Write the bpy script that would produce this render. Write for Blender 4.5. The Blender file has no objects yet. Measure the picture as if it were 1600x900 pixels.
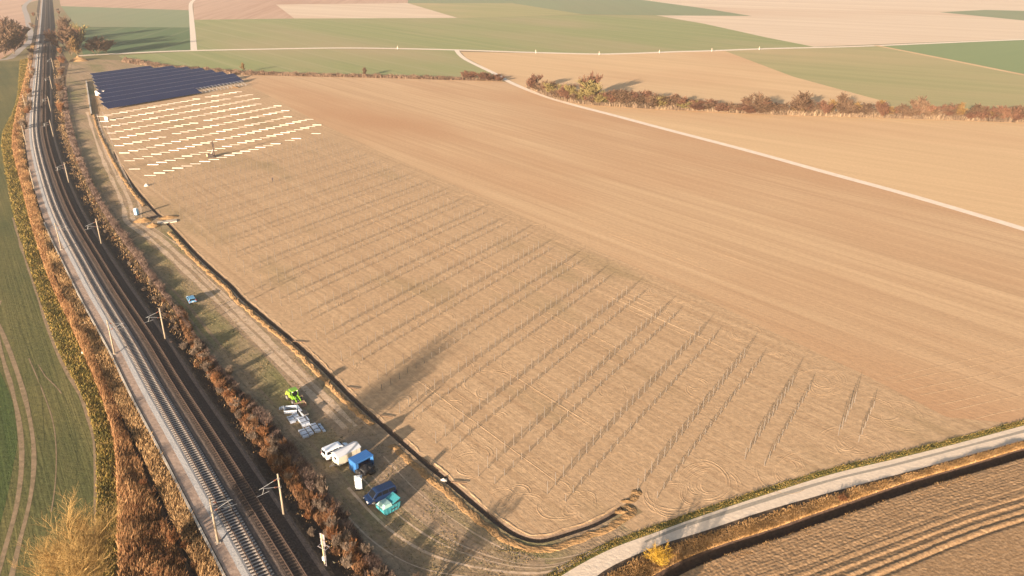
import bpy, bmesh, math, random
import numpy as np
from mathutils import Vector, Matrix
from mathutils.geometry import delaunay_2d_cdt

R = math.radians
random.seed(7)
rng = np.random.default_rng(7)
scene = bpy.context.scene

# ------------------------------------------------------------------ camera
F = 1219.0; PITCH = math.atan(540 / 1219.0); CAMH = 80.0
cam_d = bpy.data.cameras.new("camera")
cam = bpy.data.objects.new("camera", cam_d)
scene.collection.objects.link(cam)
cam.location = (0, 0, CAMH)
cam.rotation_euler = (math.pi / 2 - PITCH, 0, 0)
cam_d.sensor_width = 36.0
cam_d.lens = F / 1600.0 * 36.0
cam_d.clip_start = 1.0
cam_d.clip_end = 20000
scene.camera = cam

# ------------------------------------------------------------------ light
SUN_AZ, SUN_EL = R(28 + 180), R(10.5)        # azimuth of the sun measured from +Y to +X
world = bpy.data.worlds.new("World"); scene.world = world
world.use_nodes = True
wn = world.node_tree.nodes; wl = world.node_tree.links
sky = wn.new("ShaderNodeTexSky"); sky.sky_type = 'NISHITA'; sky.sun_disc = False
sky.sun_elevation = SUN_EL; sky.sun_rotation = SUN_AZ
sky.air_density = 1.0; sky.dust_density = 4.5; sky.ozone_density = 1.0
wl.new(sky.outputs[0], wn["Background"].inputs[0])
wn["Background"].inputs[1].default_value = 0.065
sun_d = bpy.data.lights.new("sun", 'SUN'); sun = bpy.data.objects.new("sun", sun_d)
scene.collection.objects.link(sun)
sun_d.energy = 5.0; sun_d.angle = R(0.6); sun_d.color = (1.0, 0.79, 0.60)
to_sun = Vector((math.sin(SUN_AZ) * math.cos(SUN_EL), math.cos(SUN_AZ) * math.cos(SUN_EL), math.sin(SUN_EL)))
sun.rotation_euler = to_sun.to_track_quat('Z', 'Y').to_euler()
vs = scene.view_settings
vs.view_transform = 'Standard'; vs.look = 'None'; vs.exposure = 1.84; vs.gamma = 1.0
try: vs.use_curve_mapping = False
except Exception: pass
scene.cycles.use_denoising = True
scene.cycles.max_bounces = 6
scene.cycles.volume_bounces = 1

# ------------------------------------------------------------------ helpers
_cp, _sp = math.cos(PITCH), math.sin(PITCH)
def g(px, py, z=0.0):
    dx = (px - 800) / F; dz = -(py - 450) / F
    dy = _cp + dz * _sp; dd = -_sp + dz * _cp
    t = (z - CAMH) / dd
    return (dx * t, dy * t)
def gp(pts, z=0.0): return [g(x, y, z) for x, y in pts]
AU = R(33.5)
EU = (math.sin(AU), math.cos(AU)); EV = (-math.cos(AU), math.sin(AU))
def uv(u, v): return (u * EU[0] + v * EV[0], u * EU[1] + v * EV[1])
def to_uv(p): return (p[0] * EU[0] + p[1] * EU[1], p[0] * EV[0] + p[1] * EV[1])

def spline(pts, n=8):
    P = [np.array(p, float) for p in pts]
    P = [2 * P[0] - P[1]] + P + [2 * P[-1] - P[-2]]
    out = []
    for i in range(1, len(P) - 2):
        for k in range(n):
            t = k / n
            p0, p1, p2, p3 = P[i - 1], P[i], P[i + 1], P[i + 2]
            out.append(tuple(0.5 * ((2 * p1) + (-p0 + p2) * t + (2 * p0 - 5 * p1 + 4 * p2 - p3) * t * t + (-p0 + 3 * p1 - 3 * p2 + p3) * t ** 3)))
    out.append(tuple(P[-2]))
    return out
def resample(path, step):
    P = np.array(path, float)[:, :2]
    d = np.r_[0, np.cumsum(np.hypot(*np.diff(P, axis=0).T))]
    n = max(2, int(round(d[-1] / step)) + 1)
    s = np.linspace(0, d[-1], n)
    return np.c_[np.interp(s, d, P[:, 0]), np.interp(s, d, P[:, 1])], s
def smooth(P, it=3):
    P = np.array(P, float)
    for _ in range(it):
        P[1:-1] = 0.25 * P[:-2] + 0.5 * P[1:-1] + 0.25 * P[2:]
    return P
def offset(P, o):
    """shift a polyline to its right-hand side by o metres"""
    P = np.array(P, float)[:, :2]
    T = np.gradient(P, axis=0); T /= np.maximum(np.hypot(T[:, 0], T[:, 1])[:, None], 1e-9)
    return P + np.c_[T[:, 1], -T[:, 0]] * o

def tag(o, label=None, cat=None, group=None, kind=None):
    if label: o['label'] = label
    if cat: o['category'] = cat
    if group: o['group'] = group
    if kind: o['kind'] = kind
    return o
def link(o, parent=None):
    scene.collection.objects.link(o)
    if parent: o.parent = parent
    return o
def mesh_obj(name, verts, faces, m, parent=None, smooth_sh=False):
    me = bpy.data.meshes.new(name)
    me.from_pydata([tuple(map(float, v)) for v in verts], [], [tuple(f) for f in faces])
    me.materials.append(m)
    if smooth_sh: me.shade_smooth()
    me.update()
    return link(bpy.data.objects.new(name, me), parent)
def fast_mesh(name, V, Fc, m, parent=None):
    """V (n,3) float, Fc (k,3|4) int -> one mesh object"""
    me = bpy.data.meshes.new(name)
    V = np.asarray(V, np.float32); Fc = np.asarray(Fc, np.int32); k = Fc.shape[1]
    me.vertices.add(len(V)); me.vertices.foreach_set('co', V.ravel())
    me.loops.add(Fc.size); me.loops.foreach_set('vertex_index', Fc.ravel())
    me.polygons.add(len(Fc)); me.polygons.foreach_set('loop_start', np.arange(0, Fc.size, k, dtype=np.int32))
    me.polygons.foreach_set('loop_total', np.full(len(Fc), k, np.int32))
    me.materials.append(m); me.update(calc_edges=True); me.validate()
    return link(bpy.data.objects.new(name, me), parent)
def empty(name, loc=(0, 0, 0), rz=0):
    o = bpy.data.objects.new(name, None); o.location = loc; o.rotation_euler = (0, 0, rz)
    o.empty_display_size = 0.3
    return link(o)
def copy_tree(o, parent=None):
    c = o.copy(); scene.collection.objects.link(c); c.parent = parent
    for ch in [x for x in scene.objects if x.parent == o]:
        copy_tree(ch, c)
    return c
def sheet(name, pts, z, m, label=None, kind='structure'):
    o = mesh_obj(name, [(p[0], p[1], z) for p in pts], [tuple(range(len(pts)))], m)
    if o.data.polygons[0].normal.z < 0: o.data.flip_normals()
    tag(o, label, None, None, kind)
    return o
def strip(name, L, Rr, z, m, label=None, kind='structure', parent=None):
    """a ribbon between two polylines of the same length"""
    n = len(L); V = [(p[0], p[1], z) for p in L] + [(p[0], p[1], z) for p in Rr]
    Fc = [(i, i + n, i + n + 1, i + 1) for i in range(n - 1)]
    o = mesh_obj(name, V, Fc, m, parent)
    tag(o, label, None, None, kind)
    return o
def loft(name, path, prof, m, label=None, kind='structure', parent=None, noise=0.0):
    """prof: list of (offset to the right, z)"""
    path = np.array(path)[:, :2]; k = len(prof); V = []
    T = np.gradient(path, axis=0); T /= np.hypot(T[:, 0], T[:, 1])[:, None]
    for i, p in enumerate(path):
        for j, (o, z) in enumerate(prof):
            inner = 0 < j < k - 1
            dz = rng.uniform(-noise, noise) if inner else 0; do = rng.uniform(-noise, noise) * (1.0 if noise else 0)
            V.append((p[0] + T[i, 1] * (o + do), p[1] - T[i, 0] * (o + do), z + dz))
    Fc = [(i * k + j, i * k + j + 1, (i + 1) * k + j + 1, (i + 1) * k + j) for i in range(len(path) - 1) for j in range(k - 1)]
    o = mesh_obj(name, V, Fc, m, parent)
    if len(o.data.polygons) and np.mean([p.normal.z for p in o.data.polygons]) < 0: o.data.flip_normals()
    tag(o, label, None, None, kind)
    return o

class MB:
    """collects shapes and links them as ONE mesh"""
    def __init__(s): s.V = []; s.F = []
    def add(s, V, Fc):
        b = len(s.V); s.V += [tuple(v) for v in V]; s.F += [tuple(i + b for i in f) for f in Fc]; return s
    def box(s, x0, x1, y0, y1, z0, z1, top=1.0, M=None):
        cx, cy = (x0 + x1) / 2, (y0 + y1) / 2
        V = [(x, y, z0) for x, y in ((x0, y0), (x1, y0), (x1, y1), (x0, y1))]
        V += [(cx + (x - cx) * top, cy + (y - cy) * top, z1) for x, y, _ in V]
        if M: V = [tuple(M @ Vector(v)) for v in V]
        return s.add(V, [(3, 2, 1, 0), (4, 5, 6, 7), (0, 1, 5, 4), (1, 2, 6, 5), (2, 3, 7, 6), (3, 0, 4, 7)])
    def tube(s, a, b, r0, r1=None, n=8, cap=True):
        r1 = r0 if r1 is None else r1
        a, b = Vector(a), Vector(b); d = (b - a)
        if d.length < 1e-6: return s
        q = d.to_track_quat('Z', 'Y'); V = []
        for c, r in ((a, r0), (b, r1)):
            for i in range(n):
                t = 2 * math.pi * i / n
                V.append(tuple(c + q @ Vector((r * math.cos(t), r * math.sin(t), 0))))
        Fc = [(i, (i + 1) % n, n + (i + 1) % n, n + i) for i in range(n)]
        if cap: Fc += [tuple(range(n))[::-1], tuple(range(n, 2 * n))]
        return s.add(V, Fc)
    def prism(s, prof, w0, w1=None, zsplit=None):
        """side profile (x,z) extruded over y; half width w0, narrowing to w1 above zsplit"""
        zt = max(p[1] for p in prof); w1 = w0 if w1 is None else w1; zs = zsplit if zsplit is not None else min(p[1] for p in prof)
        def w(z): return w0 if z <= zs else w0 + (w1 - w0) * (z - zs) / max(1e-6, zt - zs)
        n = len(prof)
        V = [(x, -w(z), z) for x, z in prof] + [(x, w(z), z) for x, z in prof]
        Fc = [tuple(range(n)), tuple(range(n, 2 * n))[::-1]] + [((i + 1) % n, i, n + i, n + (i + 1) % n) for i in range(n)]
        return s.add(V, Fc)
    def build(s, name, m, parent=None, bevel=0, smooth_sh=False):
        me = bpy.data.meshes.new(name); me.from_pydata(s.V, [], s.F); me.materials.append(m)
        bm = bmesh.new(); bm.from_mesh(me); bmesh.ops.recalc_face_normals(bm, faces=bm.faces)
        bm.to_mesh(me); bm.free()
        if smooth_sh: me.shade_smooth()
        o = link(bpy.data.objects.new(name, me), parent)
        if bevel:
            b = o.modifiers.new('bevel', 'BEVEL'); b.width = bevel; b.segments = 2; b.limit_method = 'ANGLE'
        return o

# ------------------------------------------------------------------ materials
class NT:
    def __init__(s, name):
        s.m = bpy.data.materials.new(name); s.m.use_nodes = True
        s.t = s.m.node_tree; s.b = s.t.nodes["Principled BSDF"]; s.out = s.t.nodes["Material Output"]
        s.b.inputs['Specular IOR Level'].default_value = 0.2
    def n(s, typ, **kw):
        o = s.t.nodes.new(typ)
        for k, v in kw.items(): setattr(o, k, v)
        return o
    def l(s, a, b): s.t.links.new(a, b)
    def pos(s, az=0.0, sx=1, sy=1, sz=1):
        ge = s.n('ShaderNodeNewGeometry'); ro = s.n('ShaderNodeVectorRotate', rotation_type='Z_AXIS')
        s.l(ge.outputs['Position'], ro.inputs['Vector']); ro.inputs['Angle'].default_value = az
        mu = s.n('ShaderNodeVectorMath', operation='MULTIPLY'); mu.inputs[1].default_value = (sx, sy, sz)
        s.l(ro.outputs[0], mu.inputs[0]); return mu.outputs[0]
    def noise(s, vec, scale, detail=4, rough=0.55):
        o = s.n('ShaderNodeTexNoise'); o.inputs['Scale'].default_value = scale; o.inputs['Detail'].default_value = detail
        o.inputs['Roughness'].default_value = rough; s.l(vec, o.inputs['Vector']); return o.outputs['Fac']
    def ramp(s, fac, stops):
        r = s.n('ShaderNodeValToRGB'); s.l(fac, r.inputs[0]); e = r.color_ramp.elements
        while len(e) < len(stops): e.new(0.5)
        for i, (p, c) in enumerate(stops):
            e[i].position = p; e[i].color = (*c, 1) if len(c) == 3 else c
        return r.outputs[0]
    def mix(s, fac, a, b, blend='MIX'):
        o = s.n('ShaderNodeMix', data_type='RGBA', blend_type=blend)
        for sock, val in ((o.inputs[0], fac), (o.inputs[6], a), (o.inputs[7], b)):
            if isinstance(val, (int, float)): sock.default_value = val
            elif isinstance(val, tuple): sock.default_value = (*val, 1)
            else: s.l(val, sock)
        return o.outputs[2]
    def math(s, op, a, b=0.0, clamp=False):
        o = s.n('ShaderNodeMath', operation=op, use_clamp=clamp)
        for sock, val in ((o.inputs[0], a), (o.inputs[1], b)):
            if isinstance(val, (int, float)): sock.default_value = val
            else: s.l(val, sock)
        return o.outputs[0]
    def bump(s, h, dist, strength=1.0):
        o = s.n('ShaderNodeBump'); o.inputs['Distance'].default_value = dist; o.inputs['Strength'].default_value = strength
        s.l(h, o.inputs['Height']); s.l(o.outputs[0], s.b.inputs['Normal'])
    def col(s, c, rough=0.9):
        if isinstance(c, tuple): s.b.inputs['Base Color'].default_value = (*c, 1)
        else: s.l(c, s.b.inputs['Base Color'])
        s.b.inputs['Roughness'].default_value = rough
        return s.m

def m_field(name, a, b, az=0.0, streak=0.35, amp=0.5, patch=0.012, c=None, cpos=0.6, grain=0.25, tram=None, bump=0.05, bscale=1.2, fine=1.6):
    """farm field: colours a/b in long streaks along azimuth az, broad patches towards c, fine clods"""
    n = NT(name)
    st = n.noise(n.pos(az, streak, streak * 0.02, 1), 1.0, 5, 0.6)       # streaks run along the drilling direction
    st2 = n.noise(n.pos(az, fine, fine * 0.01, 1), 1.0, 3, 0.6)
    k = n.math('ADD', n.math('MULTIPLY', n.math('SUBTRACT', st, 0.5), amp * 2.2), 0.5, True)
    k2 = n.math('MULTIPLY', n.math('SUBTRACT', st2, 0.5), amp * 1.6)
    k = n.math('ADD', k, k2, True)
    base = n.mix(k, a, b)
    big = n.noise(n.pos(az, patch, patch * 0.35, 1), 1.0, 4, 0.55)
    if c:
        base = n.mix(n.ramp(big, [(cpos - 0.12, (0, 0, 0)), (cpos + 0.12, (1, 1, 1))]), base, c)
    fi = n.noise(n.pos(), 0.9, 6, 0.7)
    base = n.mix(1.0, base, n.ramp(fi, [(0.3, (1 - grain,) * 3), (0.7, (1 + grain * 0.6,) * 3)]), 'MULTIPLY')
    if tram:                                                             # tram lines: (spacing, depth 0..1, colour)
        sp, dep, tc = tram
        p = n.pos(az); sx = n.n('ShaderNodeSeparateXYZ'); n.l(p, sx.inputs[0])
        fr = n.math('FRACT', n.math('DIVIDE', sx.outputs[0], sp))
        t1 = n.math('COMPARE', fr, 0.5); t1.node.inputs[2].default_value = 0.30 / sp
        t2 = n.math('COMPARE', fr, 0.5 + 1.9 / sp); t2.node.inputs[2].default_value = 0.30 / sp
        base = n.mix(n.math('MULTIPLY', n.math('ADD', t1, t2, True), dep), base, tc)
    hb = n.noise(n.pos(), bscale, 4, 0.65)
    n.bump(n.math('ADD', hb, n.math('MULTIPLY', st2, 0.7)), bump)
    return n.col(base, 0.95)

def m_noise(name, cols, scale=1.0, detail=6, rough=0.9, bump=0.0, bscale=None, sx=1, sy=1, sz=1, az=0.0, spec=0.2, objc=False):
    n = NT(name)
    v = n.pos(az, sx, sy, sz)
    if objc:
        tc = n.n('ShaderNodeTexCoord'); v = tc.outputs['Object']
    f = n.noise(v, scale, detail, 0.65)
    st = [(0.3 + 0.4 * i / max(1, len(cols) - 1), c) for i, c in enumerate(cols)]
    c = n.ramp(f, st)
    if bump: n.bump(n.noise(v, max(1.1, (bscale or scale) * 0.3), 4, 0.65), bump * 1.1)
    n.b.inputs['Specular IOR Level'].default_value = spec
    return n.col(c, rough)
def m_blades(name, cols, rough=0.8, patch=0.15, trans=0.25):
    """dry grass, reeds and twigs: colour varies blade by blade and in patches"""
    n = NT(name); ge = n.n('ShaderNodeNewGeometry')
    f = n.noise(n.pos(), patch, 4, 0.6)
    k = n.math('ADD', n.math('MULTIPLY', n.math('SUBTRACT', f, 0.5), 1.9), n.math('MULTIPLY', ge.outputs['Random Per Island'], 0.8), True)
    c = n.ramp(k, [(0.05 + 0.9 * i / (len(cols) - 1), q) for i, q in enumerate(cols)])
    n.b.inputs['Specular IOR Level'].default_value = 0.05
    n.col(c, rough)
    if trans:
        tr = n.n('ShaderNodeBsdfTranslucent'); n.l(c, tr.inputs[0]); mx = n.n('ShaderNodeMixShader'); mx.inputs[0].default_value = trans
        n.l(n.b.outputs[0], mx.inputs[1]); n.l(tr.outputs[0], mx.inputs[2]); n.l(mx.outputs[0], n.out.inputs[0])
    return n.m
def m_paint(name, c, rough=0.35, metal=0.0, dirt=0.15, coat=0.3):
    n = NT(name); tc = n.n('ShaderNodeTexCoord')
    f = n.noise(tc.outputs['Object'], 2.5, 6, 0.7)
    d = tuple(x * (1 - dirt) + y * dirt for x, y in zip(c, (0.18, 0.13, 0.09)))
    n.col(n.mix(f, c, d), rough); n.b.inputs['Metallic'].default_value = metal
    n.b.inputs['Specular IOR Level'].default_value = 0.5; n.b.inputs['Coat Weight'].default_value = coat
    return n.m

SOIL = (0.33, 0.185, 0.10); SOIL2 = (0.42, 0.25, 0.14)
DRILL = R(-39)
M = {}
M['base'] = m_noise('distant_land', [(0.28, 0.17, 0.10), (0.22, 0.17, 0.09), (0.14, 0.15, 0.06)], 0.004, 4)
M['main'] = m_field('main_field_soil', (0.42, 0.272, 0.155), (0.57, 0.395, 0.235), DRILL, 0.30, 0.85, 0.012, (0.43, 0.25, 0.135), 0.56, 0.12, bump=0.05, fine=0.9)
M['array'] = m_field('worked_soil', (0.385, 0.25, 0.142), (0.53, 0.367, 0.218), DRILL, 0.7, 0.85, 0.05, (0.29, 0.215, 0.11), 0.68, 0.28, bump=0.055, bscale=1.6)
M['meadow'] = m_field('meadow_turf', (0.27, 0.19, 0.115), (0.40, 0.285, 0.18), R(-40), 0.45, 0.9, 0.07, (0.19, 0.175, 0.075), 0.56, 0.4, bump=0.12, bscale=2.0)
M['green'] = m_field('young_crop', (0.105, 0.102, 0.037), (0.165, 0.145, 0.055), R(-35), 0.5, 0.8, 0.04, (0.065, 0.08, 0.03), 0.55, 0.3, bump=0.1)
M['far_green'] = m_field('far_crop', (0.20, 0.235, 0.095), (0.28, 0.285, 0.125), R(-39), 0.10, 0.9, 0.007, (0.33, 0.275, 0.15), 0.56, 0.1, tram=(24, 0.6, (0.38, 0.33, 0.20)), bump=0.03)
M['dark_green'] = m_field('dark_crop', (0.075, 0.13, 0.055), (0.10, 0.155, 0.065), R(-5), 0.10, 0.6, 0.006, (0.13, 0.16, 0.08), 0.62, 0.1, tram=(24, 0.6, (0.24, 0.24, 0.14)), bump=0.03)
M['grey_green'] = m_field('grey_crop', (0.17, 0.215, 0.12), (0.22, 0.25, 0.14), R(-5), 0.08, 0.6, 0.006, (0.22, 0.22, 0.13), 0.6, 0.1, bump=0.03)
M['bright_green'] = m_field('bright_crop', (0.17, 0.23, 0.10), (0.21, 0.26, 0.115), R(55), 0.08, 0.5, 0.006, None, 0.6, 0.1, bump=0.03)
M['pink'] = m_field('reddish_fallow', (0.38, 0.24, 0.17), (0.53, 0.365, 0.265), R(-5), 0.12, 1.0, 0.006, (0.38, 0.22, 0.15), 0.62, 0.1, bump=0.03)
M['pale'] = m_field('pale_fallow', (0.52, 0.395, 0.285), (0.66, 0.54, 0.41), R(-60), 0.05, 0.9, 0.005, (0.50, 0.34, 0.23), 0.62, 0.1, bump=0.03)
M['tan'] = m_field('tan_stubble', (0.50, 0.34, 0.19), (0.60, 0.42, 0.24), R(-50), 0.12, 0.9, 0.009, (0.47, 0.28, 0.155), 0.62, 0.1, bump=0.03)
M['olive'] = m_field('olive_stubble', (0.26, 0.26, 0.115), (0.35, 0.31, 0.15), R(-55), 0.10, 1.0, 0.008, (0.40, 0.31, 0.165), 0.55, 0.1, bump=0.03)
M['road'] = m_noise('gravel_road', [(0.56, 0.46, 0.36), (0.68, 0.57, 0.45)], 1.2, 7, 0.9, 0.06, 5)
M['road_mid'] = m_noise('road_middle_strip', [(0.26, 0.23, 0.19), (0.36, 0.32, 0.26)], 2.5, 6, 0.95, 0.03, 6)
M['lane'] = m_noise('pale_lane', [(0.62, 0.52, 0.42), (0.74, 0.64, 0.53)], 0.4, 4, 0.9)
M['asphalt'] = m_noise('grey_lane', [(0.30, 0.27, 0.25), (0.38, 0.34, 0.31)], 0.4, 4, 0.9)
M['rut'] = m_noise('bare_rut', [(0.36, 0.26, 0.17), (0.50, 0.37, 0.255), (0.58, 0.44, 0.31)], 0.7, 6, 0.95, 0.05, 3)
M['weeds_ground'] = m_noise('weedy_ground', [(0.06, 0.065, 0.02), (0.15, 0.12, 0.035), (0.22, 0.15, 0.06)], 0.5, 7, 0.95, 0.15, 1.5)
M['verge'] = m_noise('verge_turf', [(0.06, 0.07, 0.02), (0.12, 0.12, 0.035), (0.22, 0.16, 0.06)], 0.9, 7, 0.95, 0.15, 2)
M['litter'] = m_noise('shade_toned_litter', [(0.035, 0.024, 0.018), (0.08, 0.055, 0.038), (0.14, 0.10, 0.065)], 0.6, 7, 0.95, 0.2, 1.5)  # ground litter, its tone kept dark to carry the reed shade
M['trench'] = m_noise('damp_trench_soil', [(0.08, 0.058, 0.045), (0.15, 0.11, 0.085)], 2.0, 6, 0.95, 0.08, 4)
M['spoil'] = m_noise('loose_spoil', [(0.20, 0.12, 0.055), (0.29, 0.175, 0.08), (0.34, 0.22, 0.11)], 1.6, 7, 0.95, 0.2, 2.5)
M['plough'] = m_noise('ploughed_soil', [(0.19, 0.115, 0.06), (0.30, 0.19, 0.10), (0.41, 0.27, 0.155)], 2.6, 8, 0.95, 0.10, 5)
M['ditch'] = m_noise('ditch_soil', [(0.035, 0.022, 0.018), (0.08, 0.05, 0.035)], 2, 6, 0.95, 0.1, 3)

# ------------------------------------------------------------------ ground
TR = [(150, 156), (152, 180), (161, 207), (170, 225), (180, 245), (192, 266), (208, 290), (225, 311), (244, 332), (266, 353), (300, 390), (330, 419), (362, 447),
      (380, 467), (424, 504), (469, 542), (504, 575), (527, 598), (560, 631), (600, 666), (642, 703), (672, 729), (705, 756), (748, 793), (790, 826), (812, 838),
      (841, 846), (872, 838), (900, 829), (925, 821), (952, 807), (974, 793)]
TRW, _ = resample(gp(spline(TR, 4)), 1.0); TRW = smooth(TRW, 2)
TL, TRR = offset(TRW, 0.55), offset(TRW, -0.55)      # TL lies towards the meadow
DIT = [(960, 960), (1000, 925), (1050, 893), (1100, 870), (1150, 852), (1200, 837), (1262, 815), (1337, 789), (1400, 767), (1450, 751), (1500, 737), (1560, 719), (1600, 707), (1700, 678)]
DW, _ = resample(gp(spline(DIT, 4)), 1.0); DW = smooth(DW, 3)
DLn, DRn = offset(DW, -1.2), offset(DW, 1.1)         # far and near brink of the ditch

def ground_with_holes(holes, m):
    B = 14000.0
    V = [Vector((-B, -600)), Vector((B, -600)), Vector((B, B)), Vector((-B, B))]; Fc = [[0, 1, 2, 3]]
    for h in holes:
        b = len(V); V += [Vector((float(p[0]), float(p[1]))) for p in h]; Fc.append(list(range(b, b + len(h))))
    v2, e2, f2, ov, oe, of = delaunay_2d_cdt(V, [], Fc, 1, 1e-4)
    def inside(x, y, P):
        c = False; j = len(P) - 1
        for i in range(len(P)):
            if (P[i][1] > y) != (P[j][1] > y) and x < (P[j][0] - P[i][0]) * (y - P[i][1]) / (P[j][1] - P[i][1]) + P[i][0]: c = not c
            j = i
        return c
    keep = []
    for f in f2:
        x, y = sum(v2[i].x for i in f) / len(f), sum(v2[i].y for i in f) / len(f)
        if not any(inside(x, y, h) for h in holes): keep.append(f)
    o = mesh_obj('ground', [(v.x, v.y, 0) for v in v2], keep, m)
    bm = bmesh.new(); bm.from_mesh(o.data); bmesh.ops.recalc_face_normals(bm, faces=bm.faces)
    if sum(f.normal.z for f in bm.faces) < 0: bmesh.ops.reverse_faces(bm, faces=bm.faces)
    bm.to_mesh(o.data); bm.free()
    tag(o, None, None, None, 'structure')
ground_with_holes([list(TL) + list(TRR[::-1]), list(DLn) + list(DRn[::-1])], M['base'])

# post field: right-hand side of the trench up to the drilled field
fieldA = [tuple(p) for p in TRR] + gp([(990, 789), (1005, 800), (930, 838), (860, 868), (800, 905), (760, 960), (900, 893), (950, 858), (1025, 829), (1100, 802), (1200, 769), (1300, 737), (1400, 713), (1500, 687), (1600, 660), (1680, 640),
           (1560, 640), (1480, 652), (1339, 580), (1200, 515), (1060, 447), (935, 392), (800, 330), (700, 284), (600, 240), (500, 192), (440, 160), (395, 136), (380, 118), (262, 106), (150, 118)])
sheet('worked_field', fieldA, 0.008, M['array'])
mainF = gp([(395, 136), (440, 160), (500, 192), (600, 240), (700, 284), (800, 330), (935, 392), (1060, 447), (1200, 515), (1339, 580), (1480, 652), (1560, 645), (1680, 620), (2300, 500), (2300, 560), (1600, 358), (1500, 328), (1400, 298), (1300, 272), (1200, 244), (1125, 224), (1025, 198), (962, 181),
            (900, 165), (850, 150), (800, 131), (785, 127), (700, 125), (600, 122), (500, 120), (380, 117)])
mainF = gp([(395, 136), (440, 160), (500, 192), (600, 240), (700, 284), (800, 330), (935, 392), (1060, 447), (1200, 515), (1339, 580), (1480, 652), (1590, 662), (1700, 636), (2100, 560), (2100, 520), (1600, 358), (1500, 328), (1400, 298), (1300, 272), (1200, 244), (1125, 224), (1025, 198), (962, 181),
            (900, 165), (850, 150), (800, 131), (785, 127), (700, 125), (600, 122), (500, 120), (380, 117)])
sheet('drilled_field', mainF, 0.012, M['main'])
sheet('field_beyond_lane', gp([(900, 165), (962, 181), (1025, 198), (1125, 224), (1200, 244), (1300, 272), (1400, 298), (1500, 328), (1600, 358), (2100, 520), (2300, 300), (2300, 215), (1600, 191), (1400, 184), (1200, 179), (1000, 169), (880, 160)]), 0.033, M['tan'])
sheet('tan_field', gp([(720, 81), (937, 85), (1050, 82), (1131, 79), (1240, 120), (1388, 160), (1400, 184), (1200, 180), (1000, 170), (880, 161), (820, 137), (770, 112), (728, 90)]), 0.012, M['tan'])
sheet('olive_field', gp([(1131, 79), (1200, 77), (1350, 73), (1375, 72), (1600, 117), (1800, 155), (1800, 198), (1600, 191), (1400, 184), (1388, 160), (1240, 120)]), 0.027, M['olive'])
sheet('bright_field', gp([(1366, 71), (1600, 61), (2000, 46), (2000, 212), (1600, 124), (1440, 90)]), 0.020, M['bright_green'])
sheet('green_field_by_reeds', gp([(185, 87), (300, 80), (500, 76), (712, 78), (730, 95), (770, 115), (788, 127), (600, 121), (380, 116), (300, 111), (200, 97)]), 0.012, M['far_green'])
sheet('wide_green_field', gp([(303, 31), (460, 29), (715, 28), (800, 26), (912, 23), (1025, 24), (1100, 37), (1200, 59), (1272, 73), (1200, 76), (1050, 81), (937, 84), (800, 81), (712, 78), (525, 75), (300, 79)]), 0.012, M['far_green'])
sheet('dark_green_field', gp([(120, 42), (298, 43), (302, 79), (180, 84), (130, 86)]), 0.012, M['dark_green'])
sheet('grey_green_field', gp([(95, 9.5), (297, 16), (299, 43), (120, 42.5)]), 0.012, M['grey_green'])
sheet('pink_field', gp([(90, -12), (300, -12), (298, 16), (95, 9.5)]), 0.012, M['pink'])
sheet('striped_pink_field', gp([(302, 4), (431, 7), (460, 29), (303, 31)]), 0.012, M['pink'])
sheet('peach_field', gp([(431, 7), (637, 5), (715, 28), (460, 29)]), 0.012, M['pale'])
sheet('dull_field', gp([(305, -14), (640, -16), (637, 5), (431, 7), (302, 4)]), 0.012, M['pink'])
sheet('faded_green_field', gp([(640, -14), (900, -14), (1005, 0), (1100, 13), (1175, 25), (1025, 24), (912, 22.5), (800, 5), (637, 5)]), 0.012, M['grey_green'])
sheet('faded_tan_field', gp([(637, 5), (800, 5), (912, 22.5), (800, 26), (715, 28)]), 0.014, M['olive'])
sheet('pale_field', gp([(900, -14), (1700, -14), (2300, 20), (2100, 45), (1600, 60.5), (1272, 73), (1200, 59), (1100, 37), (1025, 24), (1175, 25), (1100, 13), (1005, 0)]), 0.012, M['pale'])
sheet('small_green_field', gp([(1468, 19), (1540, 15.5), (1600, 17), (1800, 22), (1800, 48), (1600, 32)]), 0.018, M['grey_green'])
sheet('pink_field_left', gp([(-400, -10), (60, -16), (60, 0), (33, 8), (42, 40), (40, 70), (0, 93), (-400, 105)]), 0.012, M['pink'])

# railway centre line -----------------------------------------------------
RZ = 1.25
TRK = [(560, 1130), (470, 1000), (413, 900), (380, 842), (332, 759), (298, 700), (240, 602), (207, 541), (158, 461), (124, 400), (101, 358), (84, 320), (71, 281), (60, 240), (54.5, 205),
       (55.5, 165), (59, 120), (62, 80), (65.5, 50), (68.5, 0), (70.5, -30)]
TK, TS = resample(gp(spline(TRK, 5), RZ), 2.0); TK = smooth(TK, 14)
T2 = offset(TK, 4.0)

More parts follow.
